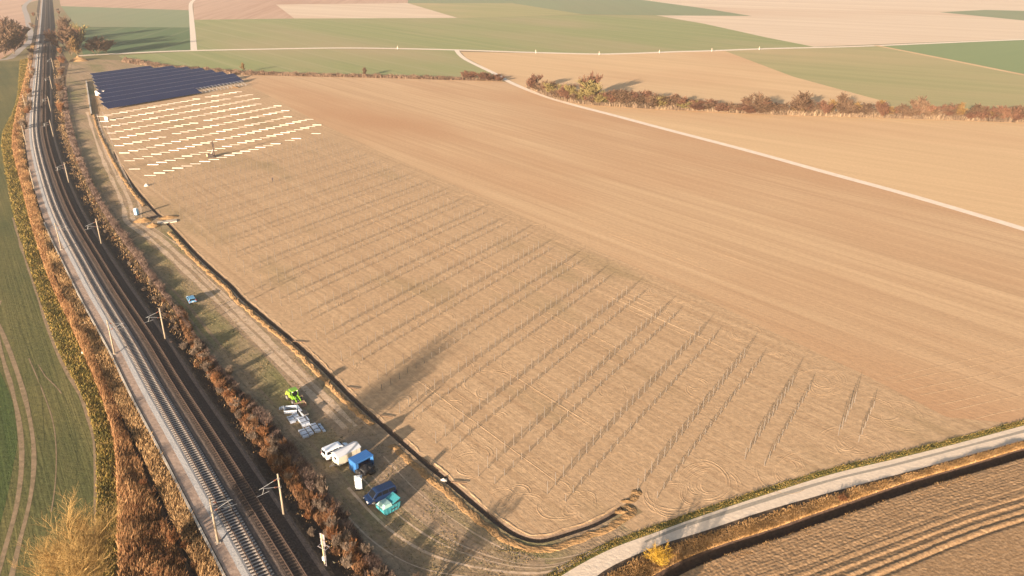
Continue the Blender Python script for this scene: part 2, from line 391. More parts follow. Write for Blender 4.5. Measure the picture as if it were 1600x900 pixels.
# green field left of the line, weeds and reeds between
field_edge = [(150, 905), (150, 800), (150, 745), (147, 680), (128, 620), (97, 563), (76, 510), (57, 452), (38, 395), (22, 340), (10, 280), (2, 215), (18, 180), (27, 150), (30, 110), (31, 95)]
fe = gp(spline(field_edge, 4))
sheet('green_field', [g(190, 1060)] + [g(158, 960)] + fe + gp([(0, 96), (-250, 104), (-600, 500), (-900, 1060)]), 0.010, M['green'])
M['deep_green'] = m_field('lush_crop', (0.05, 0.08, 0.022), (0.075, 0.095, 0.032), R(-35), 0.4, 0.6, 0.05, None, 0.5, 0.3, bump=0.1)
lush = spline([(-60, 540), (-10, 570), (9, 600), (22, 640), (27, 690), (20, 730), (8, 790), (-10, 840), (-60, 900)], 4)
sheet('lush_crop_patch', gp(lush), 0.014, M['deep_green'])
def rib(name, px, w, m, z=0.02, wj=0.25, kind='structure', step=1.5):
    P, _ = resample(gp(spline(px, 5)), step); P = smooth(P, 2)
    j = np.interp(np.arange(len(P)), np.arange(0, len(P) + 6, 6)[:len(range(0, len(P) + 6, 6))], rng.uniform(1 - wj, 1 + wj, len(range(0, len(P) + 6, 6))))
    n_ = offset(P, 1.0) - P
    return strip(name, P - n_ * (w / 2 * j)[:, None], P + n_ * (w / 2 * j)[:, None], z, m, None, kind)
M['field_rut'] = m_noise('crop_rut', [(0.16, 0.125, 0.07), (0.25, 0.18, 0.11), (0.32, 0.23, 0.145)], 0.7, 6, 0.95, 0.05, 3)
rib('wheel_track', [(0, 470), (-8, 500), (5, 562), (18, 605), (29, 655), (34, 705), (32, 750), (24, 800), (10, 850), (-4, 900), (-20, 960)], 0.75, M['field_rut'])
rib('wheel_track', [(-12, 490), (0, 512), (20, 562), (40, 625), (52, 690), (52, 745), (44, 795), (31, 845), (17, 905), (0, 960)], 0.75, M['field_rut'], 0.022)
for k, pts in enumerate([[(45, 560), (66, 610), (83, 660), (88, 710), (86, 760), (80, 800)], [(95, 610), (112, 655), (119, 705), (117, 760)], [(60, 570), (72, 590), (84, 600), (96, 615)], [(26, 500), (40, 540), (60, 590), (66, 650), (68, 700)]]):
    rib('faint_track', pts, 0.2, M['field_rut'] if k % 2 == 0 else M['green'], 0.024 + 0.002 * k)
rib('field_margin', [(150, 905), (149, 800), (149, 745), (145, 680), (126, 620), (95, 563), (74, 510), (55, 452), (36, 395), (20, 340)], 0.6, M['field_rut'], 0.03, 0.6)

bed_edge = offset(TK, -7.0)
def seg_at(path, pys):
    """points of a world polyline nearest to given picture rows"""
    return path
weedL = gp(spline(field_edge, 4))
reedL_px = [(186, 960), (184, 850), (183, 780), (178, 690), (158, 620), (135, 565), (106, 500), (82, 450), (62, 395), (47, 345), (33, 290), (20, 235), (22, 195), (32, 150), (42, 110), (46, 90)]
reedR_px = [(310, 960), (276, 860), (240, 780), (203, 690), (173, 620), (150, 565), (120, 500), (90, 450), (74, 395), (62, 345), (48, 290), (36, 240), (32, 195), (38, 150), (48, 110), (52, 90)]
sheet('weedy_margin', weedL + gp(spline(reedL_px[::-1], 4)) + [g(158, 960)], 0.012, M['weeds_ground'])
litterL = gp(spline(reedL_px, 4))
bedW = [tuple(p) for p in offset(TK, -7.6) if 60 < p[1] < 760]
sheet('bank_ground', litterL + bedW[::-1], 0.016, M['litter'])  # dark litter colour also paints the shadow gap beside the reeds

# meadow between railway bushes and trench
bushL_px = [(650, 960), (608, 905), (563, 847), (520, 790), (478, 727), (424, 666), (375, 611), (327, 560), (304, 528), (272, 482), (240, 432), (204, 380), (174, 340), (150, 300), (130, 255), (116, 210), (107, 170), (104, 130), (108, 100)]
mead = [tuple(p) for p in TL[::-1]]
sheet('meadow', gp(spline(bushL_px, 4)) + gp([(112, 92), (190, 94), (262, 105), (150, 117)]) + [tuple(p) for p in TL] + gp([(985, 797), (975, 822), (1010, 842), (930, 876), (895, 893), (860, 925), (820, 960)]), 0.010, M['meadow'])
bedE = [tuple(p) for p in offset(TK, 13.0) if 58 < p[1] < 700]
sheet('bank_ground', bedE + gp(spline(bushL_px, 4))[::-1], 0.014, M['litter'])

# trench with real depth, and its spoil bank
loft('trench', TRW, [(0.55, 0.010), (0.42, -0.5), (0, -0.6), (-0.42, -0.5), (-0.55, 0.008)], M['trench'], None)
def bank(name, path, o, w, h, m, jag=0.35, kind='structure', z0=0.0, seed=1):
    r = np.random.default_rng(seed); path = np.array(path); n = len(path); k = 7; V = []
    n_ = offset(path, 1.0) - path
    hh = np.interp(np.arange(n), np.arange(0, n, 2), r.uniform(1 - jag, 1 + jag, len(range(0, n, 2)))) * h
    sh = np.interp(np.arange(n), np.arange(0, n, 3), r.uniform(-jag, jag, len(range(0, n, 3)))) * w * 0.5
    for i in range(n):
        for j in range(k):
            t = j / (k - 1); z = math.sin(math.pi * t) ** 0.8 * hh[i] * (1 + (r.uniform(-.3, .3) if 0 < j < k - 1 else 0))
            p = path[i] + n_[i] * (o + sh[i] + (t - 0.5) * w * (1 + (r.uniform(-.15, .15))))
            V.append((p[0], p[1], z0 + (z if 0 < j < k - 1 else -0.05)))
    Fc = [(i * k + j, i * k + j + 1, (i + 1) * k + j + 1, (i + 1) * k + j) for i in range(n - 1) for j in range(k - 1)]
    ob = mesh_obj(name, V, Fc, m)
    if np.mean([p.normal.z for p in ob.data.polygons]) < 0: ob.data.flip_normals()
    return tag(ob, None, None, None, kind)
TRF, _ = resample(TRW, 0.5)
i1 = int(np.argmin(np.hypot(TRF[:, 0] - g(232, 322)[0], TRF[:, 1] - g(232, 322)[1])))
i2 = int(np.argmin(np.hypot(TRF[:, 0] - g(272, 362)[0], TRF[:, 1] - g(272, 362)[1])))
i3 = int(np.argmin(np.hypot(TRF[:, 0] - g(596, 662)[0], TRF[:, 1] - g(596, 662)[1])))
i4 = int(np.argmin(np.hypot(TRF[:, 0] - g(625, 690)[0], TRF[:, 1] - g(625, 690)[1])))
bank('spoil_bank', TRF[:i1], 1.45, 1.5, 0.24, M['spoil'], seed=3)
bank('spoil_bank', TRF[i2:i3], 1.45, 1.5, 0.24, M['spoil'], seed=4)
bank('spoil_bank', TRF[i4:], 1.75, 1.7, 0.15, M['spoil'], seed=5)
bank('field_side_spoil', TRF, -1.05, 0.5, 0.04, M['array'], 0.8, seed=6)

# ditch beside the gravel road
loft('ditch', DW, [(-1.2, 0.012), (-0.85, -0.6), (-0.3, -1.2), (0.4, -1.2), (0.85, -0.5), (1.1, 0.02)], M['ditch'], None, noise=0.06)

# gravel road, bottom right
rU = [(790, 960), (877, 900), (950, 860), (1025, 832), (1100, 805), (1200, 772), (1300, 741), (1400, 717), (1500, 692), (1600, 665), (1720, 634)]
rL = [(880, 960), (932, 900), (1017, 857), (1100, 830), (1200, 797), (1325, 762), (1450, 729), (1600, 688), (1720, 655)]
roadU = [tuple(p) for p in resample(gp(spline(rU, 5)), 2)[0]]; roadL = [tuple(p) for p in resample(gp(spline(rL, 5)), 2)[0]]
sheet('gravel_road', roadU + roadL[::-1], 0.030, M['road'])
sheet('road_verge', [tuple(p) for p in offset(roadU, -1.3)] + roadU[::-1], 0.022, M['verge'])
rmU = [(1008, 847), (1060, 825), (1100, 812), (1200, 780), (1300, 750), (1400, 726), (1500, 700), (1600, 674), (1700, 648)]
rib('road_middle_strip', rmU, 0.55, M['road_mid'], 0.036, 0.5)
nvU = [tuple(p) for p in roadL]
sheet('grassy_verge', nvU + [tuple(p) for p in DLn[::-1]], 0.014, M['litter'])
# ploughed field with real furrows
def ploughed():
    P = [tuple(p) for p in DRn]
    az = math.atan2(P[-1][0] - P[len(P) // 2][0], P[-1][1] - P[len(P) // 2][1])
    e = np.array([math.sin(az), math.cos(az)]); nn = np.array([math.cos(az), -math.sin(az)])
    o = np.array(P[0]); st = 0.18
    D = np.array(P); s_ = (D - o) @ e; w_ = (D - o) @ nn
    order = np.argsort(s_)
    su = np.arange(s_.min(), s_.max() + 10, st)
    w0 = np.interp(su, s_[order], w_[order])
    W = 34.0; kw = int(W / st)
    S, Q = np.meshgrid(su, np.arange(kw) * st, indexing='ij')
    r = np.random.default_rng(5)
    def vn(sc, sx=1.0):
        n1, n2 = int(S.shape[0] * st / sc / sx) + 3, int(W / sc) + 3
        g_ = r.uniform(-1, 1, (n1, n2)); a = (S - su[0]) / sc / sx; b = Q / sc
        i, j = a.astype(int), b.astype(int); fa, fb = a - i, b - j
        fa = fa * fa * (3 - 2 * fa); fb = fb * fb * (3 - 2 * fb)
        return (g_[i, j] * (1 - fa) + g_[i + 1, j] * fa) * (1 - fb) + (g_[i, j + 1] * (1 - fa) + g_[i + 1, j + 1] * fa) * fb
    w0g = w0[:, None]
    Z = 0.016 * vn(0.42) + 0.02 * vn(0.24, 1.2) + 0.02 * vn(1.3, 2.5) + 0.034 * rng.uniform(-1, 1, S.shape) + 0.022 * np.sin((Q + 0.1 * vn(5, 3)) * 2 * math.pi / 0.55)
    Qw = Q + 0.15 * vn(6, 3)
    for q0, hh in ((5.3, 0.03), (6.9, 0.06), (8.3, 0.075), (9.7, 0.075)):
        Z += hh * np.exp(-((Qw - q0) / 0.30) ** 2) - hh * np.exp(-((Qw - q0 - 0.55) / 0.25) ** 2)
    Z += 0.10 * np.exp(-((Qw - 10.9) / 0.35) ** 2) - 0.15 * np.exp(-((Qw - 11.6) / 0.3) ** 2)
    Z = np.where(Qw > 11.9, Z * 0.4, Z)
    Z[:, 0] = -0.14; Z = Z + 0.16
    X = o[0] + S * e[0] + (Q + w0g) * nn[0]; Y = o[1] + S * e[1] + (Q + w0g) * nn[1]
    V = np.c_[X.ravel(), Y.ravel(), Z.ravel()]; a, b = S.shape
    I = (np.arange(a - 1)[:, None] * b + np.arange(b - 1)[None, :]).ravel()
    Fc = np.c_[I, I + b, I + b + 1, I + 1]
    ob = fast_mesh('ploughed_field', V, Fc, M['plough'])
    if ob.data.polygons[50].normal.z < 0: ob.data.flip_normals()
    tag(ob, kind='structure')
ploughed()

# lanes -----------------------------------------------------------------
def lane(name, px, w, m, z):
    P, _ = resample(gp(spline(px, 6)), 6.0); P = smooth(P, 2)
    return strip(name, offset(P, -w / 2), offset(P, w / 2), z, m)
lane('farm_lane', [(122, 87), (180, 84), (240, 81), (300, 79), (400, 77), (525, 75), (625, 76), (712, 78), (800, 81), (870, 83), (937, 84.5), (1000, 83), (1050, 81), (1120, 79), (1200, 76), (1350, 72), (1600, 61.5), (2000, 47)], 6.5, M['lane'], 0.030)
lane('curving_lane', [(713, 78), (718, 85), (728, 93), (750, 104), (775, 116), (800, 130), (850, 150), (900, 165), (962, 181), (1025, 198), (1125, 224), (1200, 244), (1300, 272), (1400, 299), (1500, 328), (1600, 358), (1750, 405)], 3.6, M['lane'], 0.036)
lane('side_lane', [(303, 79), (301, 50), (299, 25), (298, 7), (303, 0), (312, -8)], 5.0, M['lane'], 0.034)
lane('pale_balk', [(1368, 71), (1450, 87), (1525, 102), (1600, 117), (1800, 155)], 5.0, M['tan'], 0.042)
lane('left_lane', [(-120, 98), (0, 94), (18, 89), (34, 75), (46, 66), (49, 60), (46, 45), (42, 25), (38, 10), (52, -3)], 5.5, M['asphalt'], 0.030)
ml_px = [(124, 88), (114, 93), (109, 104), (106, 130), (110, 170), (118, 210), (133, 255), (152, 298), (176, 338), (206, 382), (243, 432), (284, 474), (322, 522), (362, 570), (400, 612), (448, 664), (504, 722), (562, 790), (612, 852), (660, 912)]
P_, _ = resample(gp(spline(ml_px, 6)), 3.0); P_ = smooth(P_, 2)
for off_, w_l in ((-0.85, 0.55), (0.85, 0.45)):
    jw = (w_l * (0.65 + 0.7 * np.interp(np.arange(len(P_)), np.arange(0, len(P_) + 4, 4), rng.random(len(range(0, len(P_) + 4, 4))))) / 2)[:, None]
    c_ = offset(P_, off_); nn_ = offset(P_, 1.0) - P_
    strip('meadow_lane', c_ - nn_ * jw, c_ + nn_ * jw, 0.018, M['field_rut'])

# meadow tracks
M['worn'] = m_field('worn_dusty_turf', (0.27, 0.19, 0.12), (0.39, 0.28, 0.185), R(-40), 0.9, 0.9, 0.12, (0.30, 0.235, 0.13), 0.62, 0.3, bump=0.08)
for k, (dx, wd) in enumerate([(0, 3.2), (9, 2.4), (-8, 2.0), (16, 1.5)]):
    rib('worn_track', [(150 + dx * .4, 190), (166 + dx * .5, 235), (186 + dx * .6, 290), (200 + dx * .6, 330), (222 + dx * .7, 355), (262 + dx * .8, 392), (320 + dx, 448), (384 + dx, 510), (456 + dx, 582), (520 + dx, 650), (580 + dx, 716), (640 + dx, 775), (700 + dx, 828), (760 + dx, 866), (840 + dx, 884)], wd, M['worn'], 0.0125 + 0.0012 * k, 0.7)
for pts in ([(136, 175), (150, 220), (166, 262), (184, 300), (194, 328), (197, 345), (215, 360), (240, 378), (275, 410), (330, 462), (400, 530), (470, 600), (540, 670)],
            [(146, 175), (160, 220), (176, 262), (196, 302), (206, 328), (208, 343), (226, 356), (252, 374), (288, 407), (345, 462), (413, 526), (482, 594), (556, 666)]):
    rib('wheel_track', pts, 1.15, M['rut'], 0.020, 0.5)
    rib('wheel_track', [(x + 14 + (y > 400) * 8, y) for x, y in pts[:11]], 0.5, M['rut'], 0.022, 0.6)
for k in range(9):
    q = k + rng.uniform(-.45, .45); k_ = k; k = q
    rib('wheel_track', [(596 - 9 * k, 716 + 8 * k), (650 - 8 * k, 772 + 9 * k), (716 - 7 * k, 822 + 8 * k), (790 - 4 * k, 862 + 5 * k), (850, 876 + 3.5 * k), (910 - 3 * k, 866 + 2.5 * k), (965 - 5 * k, 846 + 2 * k)], rng.uniform(.16, .34), M['field_rut'] if k_ % 2 else M['rut'], 0.020 + k_ * 0.001, 0.75)

# ------------------------------------------------------------------ railway bed
M['bed'] = m_noise('cess_gravel', [(0.25, 0.18, 0.14), (0.36, 0.265, 0.205), (0.44, 0.33, 0.26)], 1.5, 7, 0.95, 0.05, 6)
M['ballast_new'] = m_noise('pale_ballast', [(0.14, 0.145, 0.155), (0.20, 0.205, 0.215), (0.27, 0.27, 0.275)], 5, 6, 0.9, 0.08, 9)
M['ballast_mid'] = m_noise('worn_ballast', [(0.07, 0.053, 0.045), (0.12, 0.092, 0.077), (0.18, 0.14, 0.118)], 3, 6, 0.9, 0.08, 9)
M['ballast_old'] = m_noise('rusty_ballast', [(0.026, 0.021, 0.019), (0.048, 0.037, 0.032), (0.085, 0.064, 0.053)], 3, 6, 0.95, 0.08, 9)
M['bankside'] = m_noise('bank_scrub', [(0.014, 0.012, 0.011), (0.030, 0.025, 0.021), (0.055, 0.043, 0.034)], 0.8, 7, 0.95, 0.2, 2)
z_ = RZ - 0.42
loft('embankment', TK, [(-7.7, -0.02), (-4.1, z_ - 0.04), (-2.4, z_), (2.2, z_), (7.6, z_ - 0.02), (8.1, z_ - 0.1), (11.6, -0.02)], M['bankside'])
loft('cess_path', TK, [(-4.05, z_ + 0.0), (-3.9, z_ + 0.03), (-2.2, z_ + 0.03)], M['bed'])
M['ballast_bed'] = m_noise('grey_brown_ballast', [(0.035, 0.034, 0.036), (0.065, 0.06, 0.06), (0.11, 0.10, 0.095)], 4, 6, 0.95, 0.08, 9)
loft('ballast', TK, [(-2.45, z_ + 0.02), (-1.65, RZ - 0.12), (-1.32, RZ - 0.12)], M['ballast_new'], noise=0.015)
loft('ballast', TK, [(-1.32, RZ - 0.12), (-0.6, RZ - 0.14), (0.6, RZ - 0.14), (1.55, RZ - 0.12)], M['ballast_bed'], noise=0.015)
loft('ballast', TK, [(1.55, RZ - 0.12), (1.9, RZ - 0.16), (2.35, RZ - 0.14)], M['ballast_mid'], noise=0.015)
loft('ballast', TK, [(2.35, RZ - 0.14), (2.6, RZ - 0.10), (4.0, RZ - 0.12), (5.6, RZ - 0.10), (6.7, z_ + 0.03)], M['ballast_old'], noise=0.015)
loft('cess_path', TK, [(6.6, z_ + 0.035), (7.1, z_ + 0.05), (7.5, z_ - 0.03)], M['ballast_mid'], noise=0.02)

M['rail'] = m_noise('rail_steel', [(0.05, 0.034, 0.028), (0.09, 0.062, 0.05)], 3, 3, 0.6)
M['rail_head'] = m_paint('rail_head_steel', (0.42, 0.40, 0.38), 0.3, 0.9, 0.0, 0)
M['sleeper_c'] = m_noise('concrete_sleeper', [(0.32, 0.29, 0.27), (0.42, 0.38, 0.34)], 1.0, 5, 0.85)
M['sleeper_w'] = m_noise('timber_sleeper', [(0.07, 0.05, 0.042), (0.12, 0.085, 0.065)], 1.0, 5, 0.9)
def rail_mesh(path, o, parent, m):
    path = np.array([p for p in path if 60 < p[1] < 1700]); V = []; k = 8
    n_ = offset(path, 1.0) - path
    prof = [(-0.07, 0), (0.07, 0), (0.02, 0.03), (0.036, 0.13), (0.036, 0.17), (-0.036, 0.17), (-0.036, 0.13), (-0.02, 0.03)]
    for i, p in enumerate(path):
        for a, z in prof:
            q = p + n_[i] * (o + a); V.append((q[0], q[1], RZ - 0.06 + z))
    Fc = [(i * k + j, i * k + (j + 1) % k, (i + 1) * k + (j + 1) % k, (i + 1) * k + j) for i in range(len(path) - 1) for j in range(k)]
    r_ = mesh_obj('rail', V, Fc, m, parent)
    return r_
def track(path, label, sm, rm, top):
    t = empty('railway_track', (0, 0, 0)); tag(t, label, 'railway track', 'the two tracks of the railway line')
    rail_mesh(path, -0.755, t, rm); rail_mesh(path, 0.755, t, rm)
    P, s = resample(path, 0.72); T = np.gradient(P, axis=0); T /= np.hypot(T[:, 0], T[:, 1])[:, None]
    i0 = int(np.argmin(abs(P[:, 1] - 78)))
    def one(): 
        b = MB(); b.box(-1.3, -0.45, -0.135, 0.135, 0, 0.2, 0.93); b.box(-0.46, 0.46, -0.11, 0.11, 0, 0.16, 0.95); b.box(0.45, 1.3, -0.135, 0.135, 0, 0.2, 0.93); return b
    first = one().build('sleeper', sm, t)
    for k in range(100):
        o = first if k == 0 else first.copy()
        if k: scene.collection.objects.link(o); o.parent = t
        p, d = P[i0 + k], T[i0 + k]; o.location = (p[0], p[1], RZ - 0.27 + top); o.rotation_euler = (0, 0, math.atan2(-d[0], d[1]))
    V0 = np.array(one().V); F0 = [f for f in one().F]
    V = []; Fc = []
    for i in range(i0 + 100, min(len(P), i0 + 1000)):
        d = T[i]; b = len(V)
        for v in V0: V.append((P[i][0] + v[0] * d[1] + v[1] * d[0], P[i][1] - v[0] * d[0] + v[1] * d[1], RZ - 0.27 + top + v[2]))
        Fc += [tuple(q + b for q in f) for f in F0]
    tag(mesh_obj('sleepers', V, Fc, sm, t), kind='stuff')
track(TK, 'left railway track on pale concrete sleepers in grey ballast', M['sleeper_c'], M['rail'], 0.03)
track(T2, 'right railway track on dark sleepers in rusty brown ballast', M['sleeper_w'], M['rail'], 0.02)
# cable trough along the left shoulder
M['concrete'] = m_noise('weathered_concrete', [(0.42, 0.37, 0.30), (0.55, 0.49, 0.41)], 1.2, 5, 0.9)
tp = np.array([p for p in offset(TK, -4.35) if 60 < p[1] < 230])
tag(loft('cable_trough', tp, [(-0.16, z_ - 0.12), (-0.16, z_ + 0.14), (0.16, z_ + 0.14), (0.16, z_ - 0.12)], M['concrete'], kind=None), 'long pale concrete cable trough along the left shoulder of the railway', 'cable trough')

# catenary masts
M['mast'] = m_noise('spun_concrete', [(0.26, 0.21, 0.15), (0.34, 0.28, 0.21)], 1.5, 4, 0.8)
M['galv'] = m_paint('galvanised_steel', (0.50, 0.50, 0.49), 0.45, 0.5, 0.1, 0)
M['steel_dark'] = m_paint('grey_steel', (0.25, 0.25, 0.25), 0.5, 0.4, 0.1, 0)
M['insul'] = m_paint('brown_insulator', (0.18, 0.07, 0.04), 0.3, 0, 0, 0.4)
def mast_proto():
    t = empty('catenary_mast')
    MB().tube((0, 0, -0.3), (0, 0, 7.9), 0.19, 0.125, 10).build('pole', M['mast'], t, smooth_sh=True)
    MB().box(-0.35, 0.35, -0.35, 0.35, -0.4, 0.12, 0.9).build('base', M['concrete'], t)
    a = MB().tube((0.12, 0, 7.1), (3.0, 0, 6.35), 0.035, 0.03, 6).tube((0.14, 0, 5.6), (2.7, 0, 6.42), 0.035, 0.03, 6).tube((2.3, 0, 6.28), (2.6, 0, 5.35), 0.028, 0.02, 6).tube((1.6, 0, 5.5), (3.5, 0, 5.3), 0.025, 0.02, 6)
    arm = a.build('cantilever_arm', M['galv'], t)
    MB().tube((0.35, 0, 7.04), (0.75, 0, 6.94), 0.09, 0.09, 8).build('insulator', M['insul'], arm)
    MB().tube((0.35, 0, 5.66), (0.75, 0, 5.79), 0.09, 0.09, 8).build('insulator', M['insul'], arm)
    MB().box(-0.2, 0.2, -0.2, 0.2, 5.45, 5.62).build('clamp', M['steel_dark'], t)
    MB().box(-0.18, 0.18, -0.18, 0.18, 7.0, 7.15).build('clamp', M['steel_dark'], t)
    return t
Lm = [(341, 848), (179, 553), (96, 390), (54, 297), (41, 225), (41, 172), (49, 118), (59, 30)]
Rm = [(444, 807), (259, 532), (159, 383), (108, 287), (84, 215), (80, 175), (82, 140), (84, 109), (82, 80), (80, 58)]
mp = mast_proto(); first = True
names_L = ['nearest, above the tan grass', 'beside the pale trough end', 'by the long dark gap', 'above the narrowing reeds', 'at the bend', 'past the bend', 'level with the dark panels', 'far off by the lane bridge']
def nearest_on(path, p):
    d = np.hypot(path[:, 0] - p[0], path[:, 1] - p[1]); i = int(np.argmin(d)); return i
ordn = ['first', 'second', 'third', 'fourth', 'fifth', 'sixth', 'seventh', 'eighth', 'ninth', 'tenth']
for side, lst in ((1, Lm), (-1, Rm)):
    for k, q in enumerate(lst):
        zb = z_ if side == 1 else 0.45
        p = g(q[0], q[1], zb); i = nearest_on(TK, p)
        d = TK[min(i + 1, len(TK) - 1)] - TK[i - 1]; ang = math.atan2(-d[0], d[1]) + (0 if side == 1 else math.pi)
        o = mp if first else copy_tree(mp); first = False
        o.location = (p[0], p[1], zb); o.rotation_euler = (0, R(rng.uniform(-0.5, 0.5)), ang)
        tag(o, 'pale concrete catenary mast, %s from the bottom on the %s side of the tracks' % (ordn[k], 'left' if side == 1 else 'right'), 'catenary mast', 'catenary masts along the railway')

# ------------------------------------------------------------------ rammed posts of the solar field
def cprofile(h, parent=None):
    b = MB(); w, d, t = 0.098, 0.06, 0.012
    b.box(-w / 2, w / 2, -d / 2, -d / 2 + t, -0.2, h); b.box(-w / 2, -w / 2 + t, -d / 2 + t, d / 2, -0.2, h); b.box(w / 2 - t, w / 2, -d / 2 + t, d / 2, -0.2, h)
    return b
M['post'] = m_paint('zinc_post', (0.11, 0.095, 0.08), 0.8, 0.0, 0.05, 0)
truv = np.array([to_uv(p) for p in TRW])
def u_left(v):
    s = truv[np.abs(truv[:, 1] - v) < 1.2]
    return (s[:, 0].max() + 4.5) if len(s) else None
RE = [(15.7, 141.7), (27, 143.6), (39, 149), (50.5, 153), (62, 158), (73, 163), (92, 172), (169, 206), (278, 250)]
posts = []
for i in range(22):
    v = 15.7 + 11.6 * i
    ul = u_left(v)
    if i == 0: ul = 128.6
    if i == 1: ul = 112.6
    if i == 2: ul = 95.1
    if i == 3: ul = 86.4
    if ul is None: ul = 86.0
    ur = float(np.interp(v, [a for a, b in RE], [b for a, b in RE]))
    n_ = int((ur - ul) / 2.6) + 1
    for k in range(n_):
        u = ul + k * 2.6
        p = uv(u + rng.uniform(-.06, .06), v + rng.uniform(-.05, .05)); q = uv(u + rng.uniform(-.06, .06), v - 3.35 + rng.uniform(-.05, .05))
        h1, h2 = 2.45 + rng.uniform(-.12, .12), 1.45 + rng.uniform(-.1, .1)
        posts.append((p[0] ** 2 + p[1] ** 2, p, h1, 'tall')); posts.append((q[0] ** 2 + q[1] ** 2 + 2500, q, h2, 'short'))
posts.sort(key=lambda t: t[0])
tall0 = cprofile(2.45).build('steel_post', M['post']); short0 = cprofile(1.45).build('steel_post', M['post'])
cnt = {'tall': 0, 'short': 0}; PV = []; PF = []
for k, (d, p, h, kind) in enumerate(posts):
    if k < 300:
        src = tall0 if kind == 'tall' else short0
        o = src if cnt[kind] == 0 else src.copy()
        if cnt[kind]: scene.collection.objects.link(o)
        cnt[kind] += 1
        o.location = (p[0], p[1], 0); o.scale = (1, 1, h / (2.45 if kind == 'tall' else 1.45)); o.rotation_euler = (R(rng.uniform(-1, 1)), R(rng.uniform(-1, 1)), -AU + R(rng.uniform(-3, 3)))
        tag(o, 'tall galvanised steel post in the back line of a near row' if kind == 'tall' else 'short galvanised steel post in the front line of a near row',
            'steel post', 'tall steel posts of the unfinished solar rows' if kind == 'tall' else 'short steel posts of the unfinished solar rows')
    else:
        c = cprofile(h); b = len(PV); ca, sa = math.cos(AU), -math.sin(AU)
        PV += [(p[0] + x * ca - y * sa, p[1] + x * sa + y * ca, z) for x, y, z in c.V]; PF += [tuple(q + b for q in f) for f in c.F]
tag(mesh_obj('steel_posts', PV, PF, M['post']), 'long lines of steel posts across the far part of the bare field', 'steel posts', None, 'stuff')

# tyre swirls at the row ends: low ridges of loose soil
def ridge(mb, pts, w, h, z=0.012):
    P = np.array(pts); T = np.gradient(P, axis=0); L = np.maximum(np.hypot(T[:, 0], T[:, 1]), 1e-6); N = np.c_[T[:, 1], -T[:, 0]] / L[:, None]
    b = len(mb.V); n = len(P)
    for i in range(n):
        e = min(1, i / 3, (n - 1 - i) / 3)
        for o, zz in ((-w / 2, -0.02), (0, h * e), (w / 2, -0.02)):
            q = P[i] + N[i] * o; mb.V.append((q[0], q[1], z + zz))
    for i in range(n - 1):
        for j in (0, 1): mb.F.append((b + i * 3 + j, b + i * 3 + j + 1, b + (i + 1) * 3 + j + 1, b + (i + 1) * 3 + j))
sw = MB()
swirls = [(425, 440, 3), (433, 487, 4), (392, 462, 3), (425, 425, 3), (478, 520, 4), (500, 551, 5), (530, 580, 4), (612, 632, 6), (640, 614, 3), (655, 688, 5), (700, 640, 3), (723, 733, 7), (735, 715, 4), (770, 660, 3), (790, 785, 7), (812, 793, 4), (905, 797, 7), (870, 780, 3), (600, 480, 3), (690, 500, 3),
          (1110, 755, 7), (1105, 750, 3), (1060, 770, 5), (1235, 735, 6), (1330, 690, 6), (1375, 640, 4), (1345, 700, 3), (1075, 487, 6), (1050, 478, 3), (1165, 518, 5), (1150, 512, 3), (1210, 562, 6), (1290, 600, 6), (1285, 592, 3), (1020, 452, 3), (960, 435, 4), (940, 610, 3), (1090, 600, 3),
          (1405, 650, 3), (905, 410, 3), (865, 380, 3), (830, 360, 3), (790, 345, 3), (752, 325, 3), (720, 308, 3), (560, 470, 2), (570, 415, 2), (480, 455, 2), (705, 585, 2), (760, 600, 2), (800, 560, 2)]
for x, y, n_ in swirls:
    c = np.array(g(x, y))
    for k in range(n_):
        r0 = rng.uniform(1.2, 5.2); a0 = rng.uniform(0, 6.28); da = rng.uniform(1.2, 3.6); e = rng.uniform(0.5, 0.9)
        cc = c + rng.uniform(-1, 1, 2) * (1.5, 1.0)
        m = int(6 + da * r0 * 1.5); th = np.linspace(a0, a0 + da, m)
        for dr in (0, rng.uniform(0.5, 0.7)):
            rr = (r0 + dr) * (1 + 0.07 * np.sin(th * 2.3 + k * 1.7) + 0.12 * (th - a0) / 3) + np.cumsum(rng.normal(0, .025, m))
            x_ = rr * np.cos(th); y_ = rr * np.sin(th) * e
            Pw = np.c_[cc[0] + x_ * EU[0] + y_ * EV[0], cc[1] + x_ * EU[1] + y_ * EV[1]]
            if np.hypot(Pw[:, None, 0] - TRW[None, :, 0], Pw[:, None, 1] - TRW[None, :, 1]).min() < 1.6: continue
            ridge(sw, Pw, rng.uniform(0.35, 0.9), rng.uniform(0.008, 0.03))
# straight wheel tracks across the rows, along the drilling direction
dv = np.array([math.sin(DRILL), math.cos(DRILL)])
for k in range(46):
    x, y = rng.uniform(480, 1300), rng.uniform(330, 790)
    p = np.array(g(x, y)); L = rng.uniform(12, 60)
    if not (16 < to_uv(p)[1] < 250) or to_uv(p)[0] > 205: continue
    t = np.linspace(-L / 2, L / 2, int(L / 2)); wob = np.cumsum(rng.normal(0, 0.02, len(t)))
    P = p[None] + t[:, None] * dv[None] + wob[:, None] * np.array([dv[1], -dv[0]])[None]
    vv = np.array([to_uv(q) for q in P]); ul = [u_left(a) for a in vv[:, 1]]
    ok = [(a is not None and b[0] > a + 0.5 and 14 < b[1]) for a, b in zip(ul, vv)]
    if not all(ok): continue
    ridge(sw, P, rng.uniform(0.25, 0.4), rng.uniform(0.015, 0.035)); ridge(sw, P + np.array([dv[1], -dv[0]]) * 1.9, rng.uniform(0.25, 0.4), rng.uniform(0.015, 0.035))
